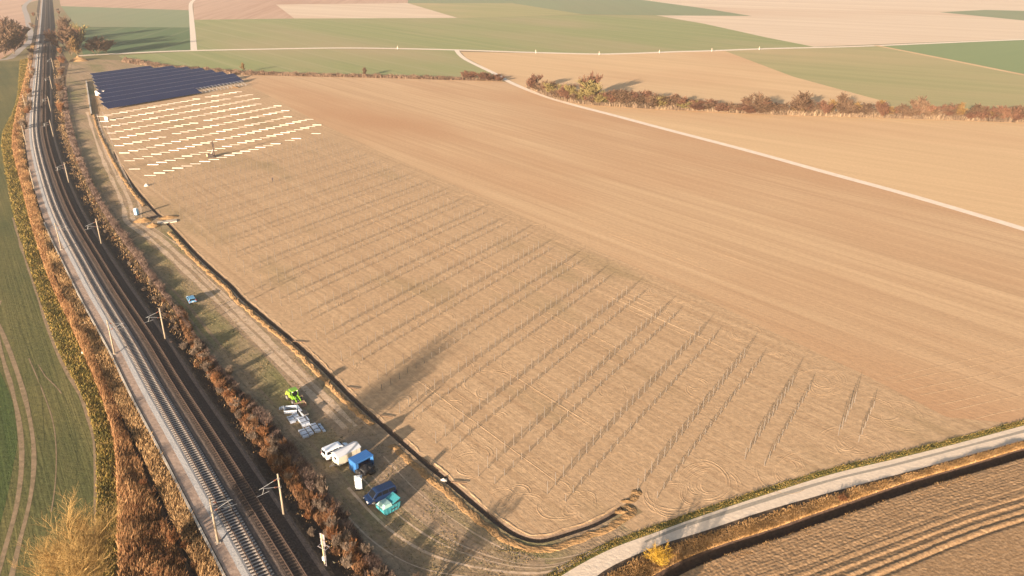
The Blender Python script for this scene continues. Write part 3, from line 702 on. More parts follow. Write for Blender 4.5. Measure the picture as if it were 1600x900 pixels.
for k, (x0, y0, x1, y1) in enumerate([(1378, 594, 1640, 533), (1390, 600, 1640, 545), (1415, 612, 1640, 560), (1432, 619, 1640, 572), (1462, 632, 1640, 596), (1482, 641, 1640, 610), (1520, 655, 1640, 630)]):
    a, b = np.array(g(x0, y0)), np.array(g(x1, y1)); t = np.linspace(0, 1, 40)[:, None]
    ridge(sw, a + (b - a) * t + np.c_[np.zeros(40), np.sin(t[:, 0] * 5 + k) * 0.25], 0.5, 0.022)
sw.build('tyre_tracks', M['array']); tag(bpy.data.objects['tyre_tracks'], kind='stuff')

# ------------------------------------------------------------------ white bundles laid out in rows
M['white'] = m_noise('white_wrap', [(0.50, 0.46, 0.40), (0.60, 0.56, 0.49)], 2, 3, 0.6)
M['pallet'] = m_noise('pallet_wood', [(0.30, 0.21, 0.12), (0.42, 0.31, 0.19)], 2, 4, 0.9)
bp = MB().box(-2.15, 2.15, -0.42, 0.42, 0.0, 0.42).build('rail_bundle', M['white'], None, 0.03)
nb = 0
for i in range(10):
    v = 270.5 + 13.25 * i; ul = 158.5 + 6.2 * i; ur = 257 + 5.0 * i; ur -= 5 * (i in (3, 6))
    u = ul
    if i == 0: ur = 250
    while u < ur and nb < 298:
        gap = rng.random() < 0.03
        if not gap:
            p = uv(u, v + rng.uniform(-.3, .3)); o = bp if nb == 0 else copy_tree(bp); nb += 1
            o.location = (p[0], p[1], 0.01); o.rotation_euler = (0, 0, R(rng.uniform(-1.5, 1.5))); s = rng.uniform(0.75, 1.0); o.scale = (1, rng.choice([0.25, 0.35, 0.5, 0.8]), rng.choice([0.25, 0.35, 0.6]))
            tag(o, 'white wrapped rail bundle lying in rows below the dark panels', 'bundle', 'white rail bundles laid out in rows below the solar panels')
        u += rng.uniform(3.85, 4.15)

# ------------------------------------------------------------------ solar tables
def m_panel():
    n = NT('solar_glass'); tc = n.n('ShaderNodeTexCoord'); br = n.n('ShaderNodeTexBrick'); br.offset = 0
    n.l(tc.outputs['Object'], br.inputs['Vector']); br.inputs['Scale'].default_value = 1.0
    br.inputs['Brick Width'].default_value = 1.05; br.inputs['Row Height'].default_value = 1.75; br.inputs['Mortar Size'].default_value = 0.02
    br.inputs['Color1'].default_value = (0.007, 0.015, 0.055, 1); br.inputs['Color2'].default_value = (0.010, 0.019, 0.068, 1); br.inputs['Mortar'].default_value = (0.10, 0.12, 0.18, 1)
    n.col(br.outputs[0], 0.3); n.b.inputs['Specular IOR Level'].default_value = 0.12
    return n.m
M['panel'] = m_panel()
PQ = [(279, 507), (327, 500), (332, 470), (326, 430), (313, 401), (224, 402)]
ptl = np.array([(224, 402), (279, 507)], float); ptr = np.array([(313, 400), (330, 430), (334, 470), (328, 500), (318, 508)], float)
tilt = R(20); nrow = 9
for i in range(nrow):
    v = 404 + 12.7 * i
    ul = float(np.interp(v, ptl[:, 1], ptl[:, 0])); ur = float(np.interp(v, ptr[:, 1], ptr[:, 0])); ubare = ur
    if i == 0: ur = 282
    t = empty('solar_table', (*uv(ul, v), 0), -AU + math.pi / 2)
    ord_ = ['nearest one, end still bare rack,', 'second row', 'third row', 'fourth row', 'fifth row beside the white cabinet', 'sixth row', 'seventh row', 'eighth row', 'farthest row'][i]
    tag(t, 'dark blue solar panel row, %s counted from the bundles' % ord_, 'solar panels', 'rows of dark blue solar panels')
    L = ur - ul
    # local x runs along the row, local y points away from the camera side
    w = 3.3
    zc = 2.0
    ys, zs = w * math.cos(tilt), w * math.sin(tilt)
    b = MB(); b.add([(0, -ys, zc - zs), (L, -ys, zc - zs), (L, ys, zc + zs), (0, ys, zc + zs), (0, -ys, zc - zs - .05), (L, -ys, zc - zs - .05), (L, ys, zc + zs - .05), (0, ys, zc + zs - .05)],
                    [(0, 1, 2, 3), (7, 6, 5, 4), (0, 4, 5, 1), (1, 5, 6, 2), (2, 6, 7, 3), (3, 7, 4, 0)])
    b.build('panels', M['panel'], t)
    fr = MB(); Lb = ubare - ul
    MB().box(0, L, ys, ys + 0.12, zc + zs - 0.06, zc + zs + 0.05).build('edge_rail', M['galv'], t)
    for yy in (-ys * 0.75, -ys * 0.25, ys * 0.25, ys * 0.75):
        fr.box(0, Lb + 0.3, yy - 0.04, yy + 0.04, zc + yy * math.tan(tilt) - 0.17, zc + yy * math.tan(tilt) - 0.07)
    k = 0.6
    while k < Lb:
        Mx = Matrix.Translation((k, 0, zc - 0.22)) @ Matrix.Rotation(tilt, 4, 'X')
        fr.box(-0.05, 0.05, -w * 0.95, w * 0.95, -0.05, 0.05, M=Mx)
        fr.box(k - .05, k + .05, -1.75, -1.65, -0.1, zc - 0.22 - 1.7 * math.tan(tilt)); fr.box(k - .05, k + .05, 1.65, 1.75, -0.1, zc - 0.22 + 1.7 * math.tan(tilt)); k += 2.6
    fr.build('rack', M['galv'], t)
def cabinet(loc, rz, l, w, h, label, name='inverter_cabinet', cat='cabinet'):
    t = empty(name, (*loc, 0), rz); tag(t, label, cat)
    MB().box(-l / 2, l / 2, -w / 2, w / 2, 0.15, h).build('body', M['white'], t, 0.03)
    MB().box(-l / 2 - .08, l / 2 + .08, -w / 2 - .08, w / 2 + .08, h, h + 0.12, 0.96).build('roof', M['white'], t)
    MB().box(-l / 2 + .1, l / 2 - .1, -w / 2 + .1, w / 2 - .1, 0, 0.15).build('plinth', M['concrete'], t)
    d = MB().box(-l * 0.4, -l * 0.02, -w / 2 - 0.02, -w / 2, 0.3, h - 0.2).build('door', M['white'], t)
    MB().box(-l * 0.08, -l * 0.05, -w / 2 - 0.06, -w / 2 - .02, h * 0.5, h * 0.6).build('handle', M['steel_dark'], d)
cabinet(g(158, 149), 0, 5.2, 2.4, 2.6, 'long white transformer cabinet at the left end of the solar panels', 'transformer_cabinet', 'cabinet')
cabinet(g(167, 188), 0, 1.6, 1.0, 1.7, 'small white cabinet at the left end of the upper bundle rows')

# ------------------------------------------------------------------ vegetation
def blades(name, L, Rr, n, h, w, m, lean=0.35, z=0.0, seed=0, fade=True, label=None, cat=None, dens_pow=1.0, clump=0.0, tdist=None):
    """upright dry blades scattered between two polylines (same sense), real size, one mesh"""
    r = np.random.default_rng(seed)
    A, _ = resample(L, 1.0); k = 300
    def rs(P):
        P = np.array(P)[:, :2]; d = np.r_[0, np.cumsum(np.hypot(*np.diff(P, axis=0).T))]; s = np.linspace(0, d[-1], k)
        return np.c_[np.interp(s, d, P[:, 0]), np.interp(s, d, P[:, 1])]
    A, B = rs(L), rs(Rr)
    seg = np.hypot(*np.diff(A, axis=0).T) + np.hypot(*np.diff(B, axis=0).T); wd = np.hypot(*(A - B).T)[:-1]
    dist = np.hypot(*((A + B) / 2).T)[:-1]
    wt = seg * wd / (dist ** dens_pow)
    i = r.choice(k - 1, n, p=wt / wt.sum()); f = r.random(n)[:, None]; s = r.random(n)
    if clump:
        cc = r.random((max(4, int(n / 40)),)); ci = r.integers(0, len(cc), n)
        s = np.where(r.random(n) < clump, np.clip(cc[ci] + r.normal(0, .05, n), 0, 1), s)
    if tdist is not None: s = tdist(s)
    s = s[:, None]
    a = A[i] * (1 - f) + A[i + 1] * f; b = B[i] * (1 - f) + B[i + 1] * f; p = a * (1 - s) + b * s
    D = np.hypot(p[:, 0], p[:, 1]); sc = np.minimum(np.maximum(1, D / 110) ** 0.5, 1.9)
    patchy = 0.75 + 0.35 * np.sin(p[:, 0] * 0.61 + 1.3 * np.sin(p[:, 1] * 0.37)) * np.sin(p[:, 1] * 0.53 + p[:, 0] * .2)
    hh = h * r.uniform(0.55, 1.15, n) * patchy; ww = w * sc * r.uniform(0.6, 1.4, n)
    th = r.uniform(0, math.pi, n); ln = r.normal(0, lean, (n, 2)) * hh[:, None] + np.array([0.1, 0.12])[None] * hh[:, None]
    dx, dy = np.cos(th) * ww / 2, np.sin(th) * ww / 2
    mid = p + ln * 0.4
    V = np.zeros((n, 5, 3))
    V[:, 0] = np.c_[p[:, 0] - dx, p[:, 1] - dy, np.full(n, z - 0.05)]; V[:, 1] = np.c_[p[:, 0] + dx, p[:, 1] + dy, np.full(n, z - 0.05)]
    V[:, 2] = np.c_[mid[:, 0] + dx * 1.1, mid[:, 1] + dy * 1.1, z + hh * 0.55]; V[:, 3] = np.c_[mid[:, 0] - dx * 1.1, mid[:, 1] - dy * 1.1, z + hh * 0.55]
    V[:, 4] = np.c_[p[:, 0] + ln[:, 0], p[:, 1] + ln[:, 1], z + hh]
    I = np.arange(n)[:, None] * 5
    Fc = np.concatenate([I + np.array([[0, 1, 2]]), I + np.array([[0, 2, 3]]), I + np.array([[3, 2, 4]])])
    o = fast_mesh(name, V.reshape(-1, 3), Fc, m)
    return tag(o, label, cat, None, 'stuff')
M['reed'] = m_blades('dry_reed', [(0.18, 0.09, 0.045), (0.30, 0.16, 0.075), (0.42, 0.26, 0.13), (0.35, 0.20, 0.095)], patch=0.22)
M['reed_brown'] = m_blades('brown_reed', [(0.13, 0.085, 0.058), (0.21, 0.14, 0.095), (0.29, 0.205, 0.145)], patch=0.05)
M['tan_grass'] = m_blades('tan_grass', [(0.20, 0.12, 0.06), (0.42, 0.27, 0.13), (0.55, 0.38, 0.2)], patch=0.25)
M['olive_weed'] = m_blades('olive_weed', [(0.06, 0.058, 0.02), (0.17, 0.14, 0.04), (0.32, 0.22, 0.065), (0.26, 0.18, 0.08)], patch=0.35)
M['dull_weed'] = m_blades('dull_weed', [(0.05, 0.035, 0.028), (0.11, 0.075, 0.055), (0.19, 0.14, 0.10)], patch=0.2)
M['grass'] = m_blades('meadow_grass', [(0.07, 0.075, 0.02), (0.19, 0.14, 0.06), (0.34, 0.23, 0.12)], patch=0.3)
M['straw'] = m_blades('bright_straw', [(0.24, 0.14, 0.055), (0.38, 0.23, 0.10), (0.46, 0.30, 0.15)], patch=0.5)
rl, rr = gp(spline(reedL_px, 4)), gp(spline(reedR_px, 4))
blades('reed_bed', rl, rr, 66000, 1.6, 0.085, M['reed'], 0.2, seed=11, label='band of tall rust coloured dry reeds left of the railway', cat='reeds', dens_pow=0.6)
blades('weed_strip', weedL, rl, 26000, 0.75, 0.10, M['olive_weed'], 0.4, seed=12, label='strip of olive and yellow weeds between green crop and reeds', cat='weeds', dens_pow=0.6, clump=0.3)
edgeW = [tuple(p) for p in offset(TK, -7.2) if 66 < p[1] < 700]; edge5 = [tuple(p) for p in offset(TK, -4.65) if 66 < p[1] < 700]
blades('bank_grass', edgeW, edge5, 42000, 1.0, 0.08, M['tan_grass'], 0.35, z=0.42, seed=13, label='tan grass on the left railway bank above the dark gap', cat='grass', dens_pow=0.6, clump=0.4)
midW = [tuple(p) for p in offset(TK, -11.5) if 66 < p[1] < 420]; midW2 = [tuple(p) for p in offset(TK, -7.6) if 66 < p[1] < 420]
bl1 = [tuple(p) for p in offset(TK, 8.2) if 60 < p[1] < 600]; bl2 = [tuple(p) for p in offset(TK, 13.0) if 60 < p[1] < 600]
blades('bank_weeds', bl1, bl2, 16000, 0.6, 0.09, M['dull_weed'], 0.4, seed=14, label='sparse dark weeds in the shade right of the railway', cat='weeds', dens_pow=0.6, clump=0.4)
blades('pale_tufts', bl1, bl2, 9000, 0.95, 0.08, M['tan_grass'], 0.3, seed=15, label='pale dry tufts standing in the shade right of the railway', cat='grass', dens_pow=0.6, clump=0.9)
bushL = gp(spline(bushL_px, 5)); bushL = [p for p in bushL if p[1] < 480]
b13 = [tuple(p) for p in offset(TK, 12.6) if 60 < p[1] < 480]
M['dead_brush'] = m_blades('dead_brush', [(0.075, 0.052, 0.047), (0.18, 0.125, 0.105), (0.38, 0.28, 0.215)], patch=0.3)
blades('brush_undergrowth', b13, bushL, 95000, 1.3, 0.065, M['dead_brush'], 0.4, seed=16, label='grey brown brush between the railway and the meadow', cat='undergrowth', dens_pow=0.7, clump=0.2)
meadR = [tuple(p) for p in offset(TRW, 2.5)][::-1]; meadL = [(p[0], p[1]) for p in bushL]
blades('meadow_grass', [p for p in meadL if p[1] < 300], [tuple(p) for p in meadR if p[1] < 300], 16000, 0.14, 0.12, M['grass'], 0.6, seed=17, label='short worn grass of the meadow beside the trench', cat='grass', dens_pow=0.3)
blades('verge_grass', offset(roadU, -1.4), offset(roadU, -0.1), 7000, 0.28, 0.10, M['olive_weed'], 0.5, seed=18, label='green and yellow grass on the upper verge of the gravel road', cat='grass', dens_pow=0.3)
pl = [tuple(p) for p in roadL if p[0] > 2]; dl = [tuple(p) for p in DLn if p[0] > 2]
blades('roadside_grass', pl, [tuple(p) for p in offset(DW, -0.95) if p[0] > 2], 56000, 0.5, 0.07, M['straw'], 0.35, seed=19, label='orange dry grass between the gravel road and the ditch', cat='grass', dens_pow=0.3, tdist=lambda s: 0.15 + 0.85 * s ** 0.55)
blades('ditch_fringe', [tuple(p) for p in DRn], [tuple(p) for p in offset(DW, 2.5)], 6000, 0.3, 0.07, M['straw'], 0.5, seed=20, label='pale grass fringe on the near brink of the ditch', cat='grass', dens_pow=0.3, clump=0.6)
hedgeN, hedgeF = gp([(190, 97), (260, 108), (380, 117), (500, 120), (600, 122), (700, 125), (785, 127)]), gp([(196, 92), (262, 104), (380, 113), (500, 117), (600, 119), (700, 122), (780, 124.5)])
blades('reed_hedge', hedgeN, hedgeF, 26000, 2.0, 0.16, M['reed_brown'], 0.15, seed=21, label='long low band of brown reeds along the far edge of the field', cat='reeds', dens_pow=0.0)

def branchy(seed, H, spread, stems, levels, kids, r0, up=0.5, first=0.25, droop=0.0):
    """skeleton of a leafless tree or shrub: list of (a, b, ra, rb, level)"""
    r = random.Random(seed); out = []
    def grow(p, d, L, rad, lv):
        q = p; n = 3 if lv < levels - 1 else 2
        pts = [p]
        for i in range(n):
            d = (d + Vector((r.uniform(-1, 1), r.uniform(-1, 1), r.uniform(-.5, .9) - droop * lv * 0.2)) * 0.16).normalized()
            nq = q + d * (L / n); ra = rad * (1 - 0.55 * i / n); rb = rad * (1 - 0.55 * (i + 1) / n)
            out.append((q.copy(), nq.copy(), ra, rb, lv)); q = nq; pts.append(q)
        if lv < levels:
            for k in range(kids[lv]):
                t = first + (1 - first) * (k + r.random()) / kids[lv] if lv == 0 else 0.2 + 0.8 * (k + r.random()) / kids[lv]
                i = min(n - 1, int(t * n)); f = t * n - i; s = pts[i].lerp(pts[i + 1], min(1, f))
                az = r.uniform(0, 6.283); side = Vector((math.cos(az), math.sin(az), 0))
                nd = (d * up + side * spread + Vector((0, 0, 0.25))).normalized()
                grow(s, nd, L * r.uniform(0.45, 0.68), rad * (0.5 if lv == 0 else 0.45), lv + 1)
    for s in range(stems):
        a = r.uniform(0, 6.283); k = 0 if stems == 1 else spread * 0.75
        d = Vector((math.cos(a) * k, math.sin(a) * k, 1)).normalized()
        base = Vector((math.cos(a), math.sin(a), 0)) * (0.0 if stems == 1 else r.uniform(0.05, 0.35) * min(1.0, H / 4)) + Vector((0, 0, -0.1))
        grow(base, d, H * (0.62 if stems == 1 else r.uniform(0.5, 0.75)), r0, 0)
    zmax = max(b.z for a, b, *_ in out); f = H / zmax
    return [(a * f, b * f, ra, rb, lv) for a, b, ra, rb, lv in out]
def skel_meshes(sk, split, minr=0.012):
    """trunk part (levels < split) as round tubes, the rest as three-sided twigs"""
    A = MB(); V = []; Fc = []
    for a, b, ra, rb, lv in sk:
        if lv < split: A.tube(a, b, max(ra, 0.03), max(rb, 0.025), 7, cap=False)
        else:
            ra, rb = max(ra, minr), max(rb, minr * 0.7); d = (b - a).normalized()
            s = d.cross(Vector((0.3, 0.5, 0.8))).normalized(); t = d.cross(s); k = len(V)
            for c, rr_ in ((a, ra), (b, rb)):
                for q in range(3):
                    th = q * 2.0944; V.append(tuple(c + (s * math.cos(th) + t * math.sin(th)) * rr_))
            Fc += [(k, k + 1, k + 4, k + 3), (k + 1, k + 2, k + 5, k + 4), (k + 2, k, k + 3, k + 5)]
    return A, V, Fc
def tree(name, sk, split, mt, mc, minr=0.012, part='trunk'):
    t = empty(name); A, V, Fc = skel_meshes(sk, split, minr)
    A.build(part, mt, t, smooth_sh=True); fast_mesh('crown', V, Fc, mc, t)
    return t
M['bark'] = m_noise('bark', [(0.10, 0.075, 0.045), (0.20, 0.15, 0.09)], 3, 6, 0.95)
M['bark_y'] = m_noise('golden_bark', [(0.25, 0.16, 0.06), (0.38, 0.26, 0.10)], 3, 6, 0.95)
M['tw_gold'] = m_blades('golden_twigs', [(0.26, 0.17, 0.065), (0.36, 0.24, 0.095), (0.42, 0.29, 0.12)], patch=0.4, trans=0)
M['tw_golddim'] = m_blades('dim_golden_twigs', [(0.14, 0.085, 0.035), (0.20, 0.125, 0.05), (0.25, 0.16, 0.07)], patch=0.2, trans=0)
M['tw_rust'] = m_blades('rust_twigs', [(0.13, 0.055, 0.028), (0.24, 0.11, 0.05), (0.34, 0.18, 0.08)], patch=0.3, trans=0)
M['tw_rust2'] = m_blades('dull_rust_twigs', [(0.10, 0.05, 0.03), (0.19, 0.10, 0.052), (0.30, 0.17, 0.085)], patch=0.3, trans=0)
M['tw_purple'] = m_blades('purple_brown_twigs', [(0.08, 0.06, 0.05), (0.17, 0.13, 0.10), (0.34, 0.26, 0.19)], patch=0.3, trans=0)
M['tw_brown'] = m_blades('brown_twigs', [(0.085, 0.052, 0.033), (0.14, 0.088, 0.055), (0.19, 0.125, 0.08)], patch=0.1, trans=0)
M['tw_red'] = m_blades('reddish_twigs', [(0.10, 0.05, 0.034), (0.16, 0.082, 0.052), (0.20, 0.115, 0.07)], patch=0.1, trans=0)
M['tw_olive'] = m_blades('olive_twigs', [(0.15, 0.115, 0.045), (0.22, 0.175, 0.07), (0.27, 0.22, 0.095)], patch=0.1, trans=0)
M['tw_yellow'] = m_blades('yellow_twigs', [(0.36, 0.22, 0.03), (0.52, 0.34, 0.05), (0.50, 0.25, 0.06)], patch=0.6, trans=0)

# the big golden tree, bottom left
bt = tree('willow_tree', branchy(3, 18.5, 0.68, 1, 4, [14, 11, 8, 7], 0.25, 0.75, 0.2), 2, M['bark_y'], M['tw_gold'], 0.0095)
bt.location = (*g(136, 962), 0); bt.rotation_euler = (0, 0, R(40)); bt.scale = (1.05, 1.05, 1)
tag(bt, 'large leafless golden willow standing at the lower left beside the weeds', 'tree')
# trees standing just below the frame whose shadows reach the field
def place_tree(src, name, x, y, s, rz, label, cat, group=None, p=None, sz=None):
    o = copy_tree(src); o.name = name; q = p or g(x, y); o.location = (q[0], q[1], 0); o.scale = (s, s, sz or s); o.rotation_euler = (0, 0, rz)
    tag(o, label, cat, group); return o
mid_a = tree('bare_tree', branchy(8, 10, 0.8, 2, 3, [8, 8, 9], 0.2, 0.7, 0.15), 1, M['bark'], M['tw_brown'], 0.03)
mid_a.location = (*g(640, 960), 0); tag(mid_a, 'bare brown tree standing beyond the lower frame edge, shading the meadow', 'tree'); mid_a.scale = (0.62, 0.62, 0.62)
mid_b = place_tree(mid_a, 'bare_tree', 0, 0, 1.0, 1.1, 'tall bare tree beyond the lower frame edge whose shadow crosses the gravel road', 'tree', p=(6.5, 55.0))

# shrubs along the right side of the railway
shr = []
for k, (mt, sd, H) in enumerate([('tw_rust', 21, 2.2), ('tw_rust2', 22, 2.0), ('tw_purple', 23, 2.4), ('tw_purple', 24, 2.0), ('dead_brush', 25, 1.8)]):
    A, V, Fc = skel_meshes(branchy(sd, H, 0.42, 16, 2, [8, 6], 0.03, 0.85, 0.2), 0, 0.017)
    o = fast_mesh('shrub', V, Fc, M[mt]); shr.append(o); o.location = (0, 0, -50)
used = set()
LB = {0: 'rust orange leafless shrub in the thicket right of the railway', 2: 'purple brown leafless shrub in the thicket right of the railway', 4: 'low grey brown leafless shrub in the thicket right of the railway'}
def put_shrub(k, p, s, label=None, group=None, z=0.0):
    src = shr[k]; o = src if k not in used else src.copy()
    if k in used: scene.collection.objects.link(o)
    used.add(k); o.location = (p[0], p[1], z); o.rotation_euler = (R(rng.uniform(-6, 6)), R(rng.uniform(-6, 6)), rng.uniform(0, 6.28)); o.scale = (s * rng.uniform(.85, 1.25), s * rng.uniform(.85, 1.25), s * rng.uniform(.8, 1.15))
    kk = {0: 0, 1: 0, 2: 2, 3: 2, 4: 4}[k]
    tag(o, label or LB[kk], 'shrub', group or ['rust orange shrubs right of the railway', '', 'purple brown shrubs right of the railway', '', 'grey brown shrubs right of the railway'][kk])
def cen(px): 
    P, _ = resample(gp(spline(px, 5)), 1.0); return P
rust_c = cen([(580, 915), (544, 862), (514, 826), (469, 775), (432, 720), (394, 675), (362, 628), (338, 594), (318, 562), (296, 524), (270, 470), (215, 430), (190, 390), (150, 330)])
blades('rust_brush', offset(rust_c, -1.0)[rust_c[:, 1] < 170], offset(rust_c, 1.0)[rust_c[:, 1] < 170], 22000, 1.3, 0.065, M['tw_rust2'], 0.25, seed=31, label='narrow rust orange line of dead stems in the thicket right of the railway', cat='brush', dens_pow=0.5)
for d in np.arange(0, len(rust_c) - 1, 2.0):
    p = rust_c[int(d)]
    if p[1] < 138: put_shrub(rng.integers(0, 2), p + rng.normal(0, .75, 2), rng.uniform(.7, 1.35))
for d in np.arange(1, len(bushL) - 1, 1):
    p = np.array(bushL[int(d)])
    if p[1] > 420: continue
    for q in range(2 if p[1] < 170 else 1):
        w = rng.uniform(0.8, 4.0); pp = p + np.array([-0.8, -0.6]) * w + rng.normal(0, .8, 2)
        put_shrub(int(rng.choice([2, 3, 4, 2, 1])) if p[1] < 150 else int(rng.choice([2, 3, 4, 4, 1])), pp, rng.uniform(.7, 1.15) * (1 if p[1] < 150 else 0.72))
LBL = 'rust orange leafless shrub among the reeds left of the railway'
for x, y in [(232, 865), (262, 880), (205, 880), (285, 885), (235, 840), (272, 850), (215, 800), (240, 815), (240, 775), (225, 760), (305, 890), (250, 900), (290, 860)]:
    put_shrub(rng.integers(0, 2), np.array(g(x, y)), rng.uniform(.7, 1.1), LBL, 'rust orange shrubs left of the railway')
for x, y in [(46, 150), (50, 120), (45, 175), (40, 200), (46, 95), (48, 80), (96, 80), (98, 100), (94, 60), (92, 40), (90, 20), (52, 40), (53, 22), (96, 115), (100, 130), (92, 140), (95, 155), (97, 172)]:
    for q in range(3): put_shrub(rng.integers(0, 5), np.array(g(x + rng.uniform(-3, 3), y + rng.uniform(-5, 5))), rng.uniform(1.6, 2.6), 'brown leafless bush beside the far stretch of railway', 'brown bushes beside the far railway')

# far trees: four skeletons, shared
far = {}
def far_tree(key, sd, H, mt, stems=1):
    sk = branchy(sd, H, 0.8, stems, 3, [8, 8, 7], 0.16 if stems == 1 else 0.09, 0.75, 0.12)
    far[key] = tree('bare_tree', sk, 1, M['bark'], M[mt], 0.11)
far_tree('brown', 31, 10, 'tw_brown', 2); far_tree('red', 32, 10, 'tw_red', 3); far_tree('olive', 33, 10, 'tw_olive', 2); far_tree('gold', 34, 10, 'tw_golddim', 1)
fused = set()
def put_far(key, x, y, h, w, label, group=None, cat='tree', name='bare_tree'):
    src = far[key]; o = src if key not in fused else copy_tree(src); fused.add(key); o.name = name
    p = g(x, y); o.location = (p[0], p[1], 0); sx = w / 8.0; o.scale = (sx, sx, h / 10.0); o.rotation_euler = (0, 0, rng.uniform(0, 6.28))
    tag(o, label, cat, group)
M_PX = lambda y: 80 / (y + 90) * 1.10
line = spline([(822, 137), (860, 152), (905, 162), (1000, 169), (1100, 174), (1200, 179), (1300, 182), (1400, 185), (1500, 188), (1600, 192)], 6)
def yline(x): return float(np.interp(x, [p[0] for p in line], [p[1] for p in line]))
put_far('olive', 922, 161, 12.5, 13, 'round pale yellow olive tree, the brightest crown in the far hedgerow', None)
put_far('red', 918, 155, 15.5, 8, 'slender reddish tree rising behind the round pale tree of the hedgerow', None)
put_far('olive', 897, 160, 10, 9, 'yellowish tree just left of the round pale tree of the hedgerow', None)
put_far('brown', 1175, 177, 11, 10, 'tall brown hedgerow tree with a loose crown right of the low gap', None)
put_far('brown', 1252, 180, 12, 12, 'broad brown tree standing above the middle of the long hedgerow', None)
put_far('brown', 1318, 181, 12, 8, 'thin grey brown tree whose crown floats above the hedgerow', None)
put_far('brown', 1430, 184, 11.5, 9, 'dusky brown tree above the hedgerow before the olive field', None)
put_far('red', 832, 141, 9.5, 8, 'first reddish tree of the hedgerow beside the curving lane', None)
put_far('brown', 975, 166, 9.5, 9, 'brown tree with a long shadow in the left part of the hedgerow', None)
x = 840.0
while x < 1625:
    dens = 8.0 if x < 1060 or x > 1180 else 9.0
    h = rng.uniform(5.5, 9.0) if x < 1060 else rng.uniform(3.5, 5.5) if x < 1170 else rng.uniform(4.5, 8.5)
    key = str(rng.choice(['brown', 'red', 'red', 'olive', 'brown'] if x < 1170 else ['red', 'brown', 'brown', 'gold']))
    put_far(key, x, yline(x) - rng.uniform(0, 4), h, rng.uniform(6, 10), {'brown': 'brown', 'red': 'reddish brown', 'olive': 'olive brown', 'gold': 'golden brown'}[key] + ' leafless bush in the long hedgerow between the far fields', 'bushes of the long far hedgerow', 'bush', 'hedgerow_bush')
    x += rng.uniform(dens * 0.7, dens * 1.3)
for x, y in [(745, 124), (757, 125), (768, 126), (778, 126.5), (732, 124)]:
    put_far('red', x, y, rng.uniform(3.5, 5.5), 7, 'low reddish bush at the lane end of the far reed band', 'bushes at the end of the reed band', 'bush', 'hedgerow_bush')
put_far('gold', 382, 113, 6.5, 5, 'thin pale young tree in the far reed band above the panels', None); put_far('brown', 571, 119, 6.0, 4, 'small brown tree in the middle of the far reed band', None)
hl_, hn_ = [g(x_, y_ - 2.2) for x_, y_ in line], [g(x_, y_ + 0.2) for x_, y_ in line]
M['hedge_brush'] = m_blades('hedge_brush', [(0.085, 0.06, 0.042), (0.15, 0.105, 0.07), (0.22, 0.16, 0.10)], patch=0.08, trans=0)
blades('hedgerow_undergrowth', hl_, hn_, 26000, 3.2, 0.22, M['hedge_brush'], 0.2, seed=44, label='brown undergrowth at the foot of the long far hedgerow', cat='undergrowth', dens_pow=0.0)
# top left groups
for x, y, h, w, key, lb in [(112, 88, 24, 20, 'brown', 'biggest brown tree right of the far railway'), (100, 80, 20, 16, 'red', 'reddish tree touching the railway right of the lane bridge'), (122, 92, 17, 12, 'gold', 'golden tree at the corner of farm lane and meadow lane'),
                            (106, 62, 21, 15, 'brown', 'slender brown tree behind the biggest tree by the railway'), (118, 74, 19, 17, 'olive', 'olive brown tree facing the dark green field'), (150, 86, 13, 13, 'brown', 'left one of two small brown trees on the farm lane'),
                            (165, 84, 14, 15, 'brown', 'right one of two small brown trees on the farm lane'),
                            (-12, 92, 22, 22, 'brown', 'large brown tree cut by the left frame edge'), (8, 88, 26, 24, 'brown', 'tallest brown tree in the clump left of the railway'), (22, 84, 20, 18, 'red', 'reddish brown tree in the clump left of the railway'),
                            (30, 74, 16, 14, 'gold', 'golden brown tree nearest the lane in the left clump'), (-2, 66, 22, 24, 'red', 'rear reddish tree of the left clump'), (-20, 78, 24, 24, 'brown', 'brown tree behind the frame edge in the left clump'), (24, 72, 19, 17, 'brown', 'middle brown tree of the left clump, near the lane'), (16, 60, 20, 20, 'brown', 'rear brown tree of the left clump')]:
    put_far(key, x, y, h, w, lb)

# yellow shrub above the ditch, bottom right, and bushes along that verge
yb = tree('yellow_shrub', branchy(41, 3.4, 0.9, 9, 3, [5, 6, 5], 0.05, 0.6, 0.1, 0.3), 1, M['bark_y'], M['tw_yellow'], 0.016, 'stems')
yb.location = (*g(1030, 884), 0); tag(yb, 'bright yellow leafless shrub between the gravel road and the ditch', 'shrub')
ob = shr[0].copy(); scene.collection.objects.link(ob); ob.name = 'shrub'; ob.location = (*g(1316, 783), 0); ob.scale = (1.0, 1.0, 0.45); tag(ob, 'rust orange shrub in the dry grass above the roadside ditch', 'shrub')

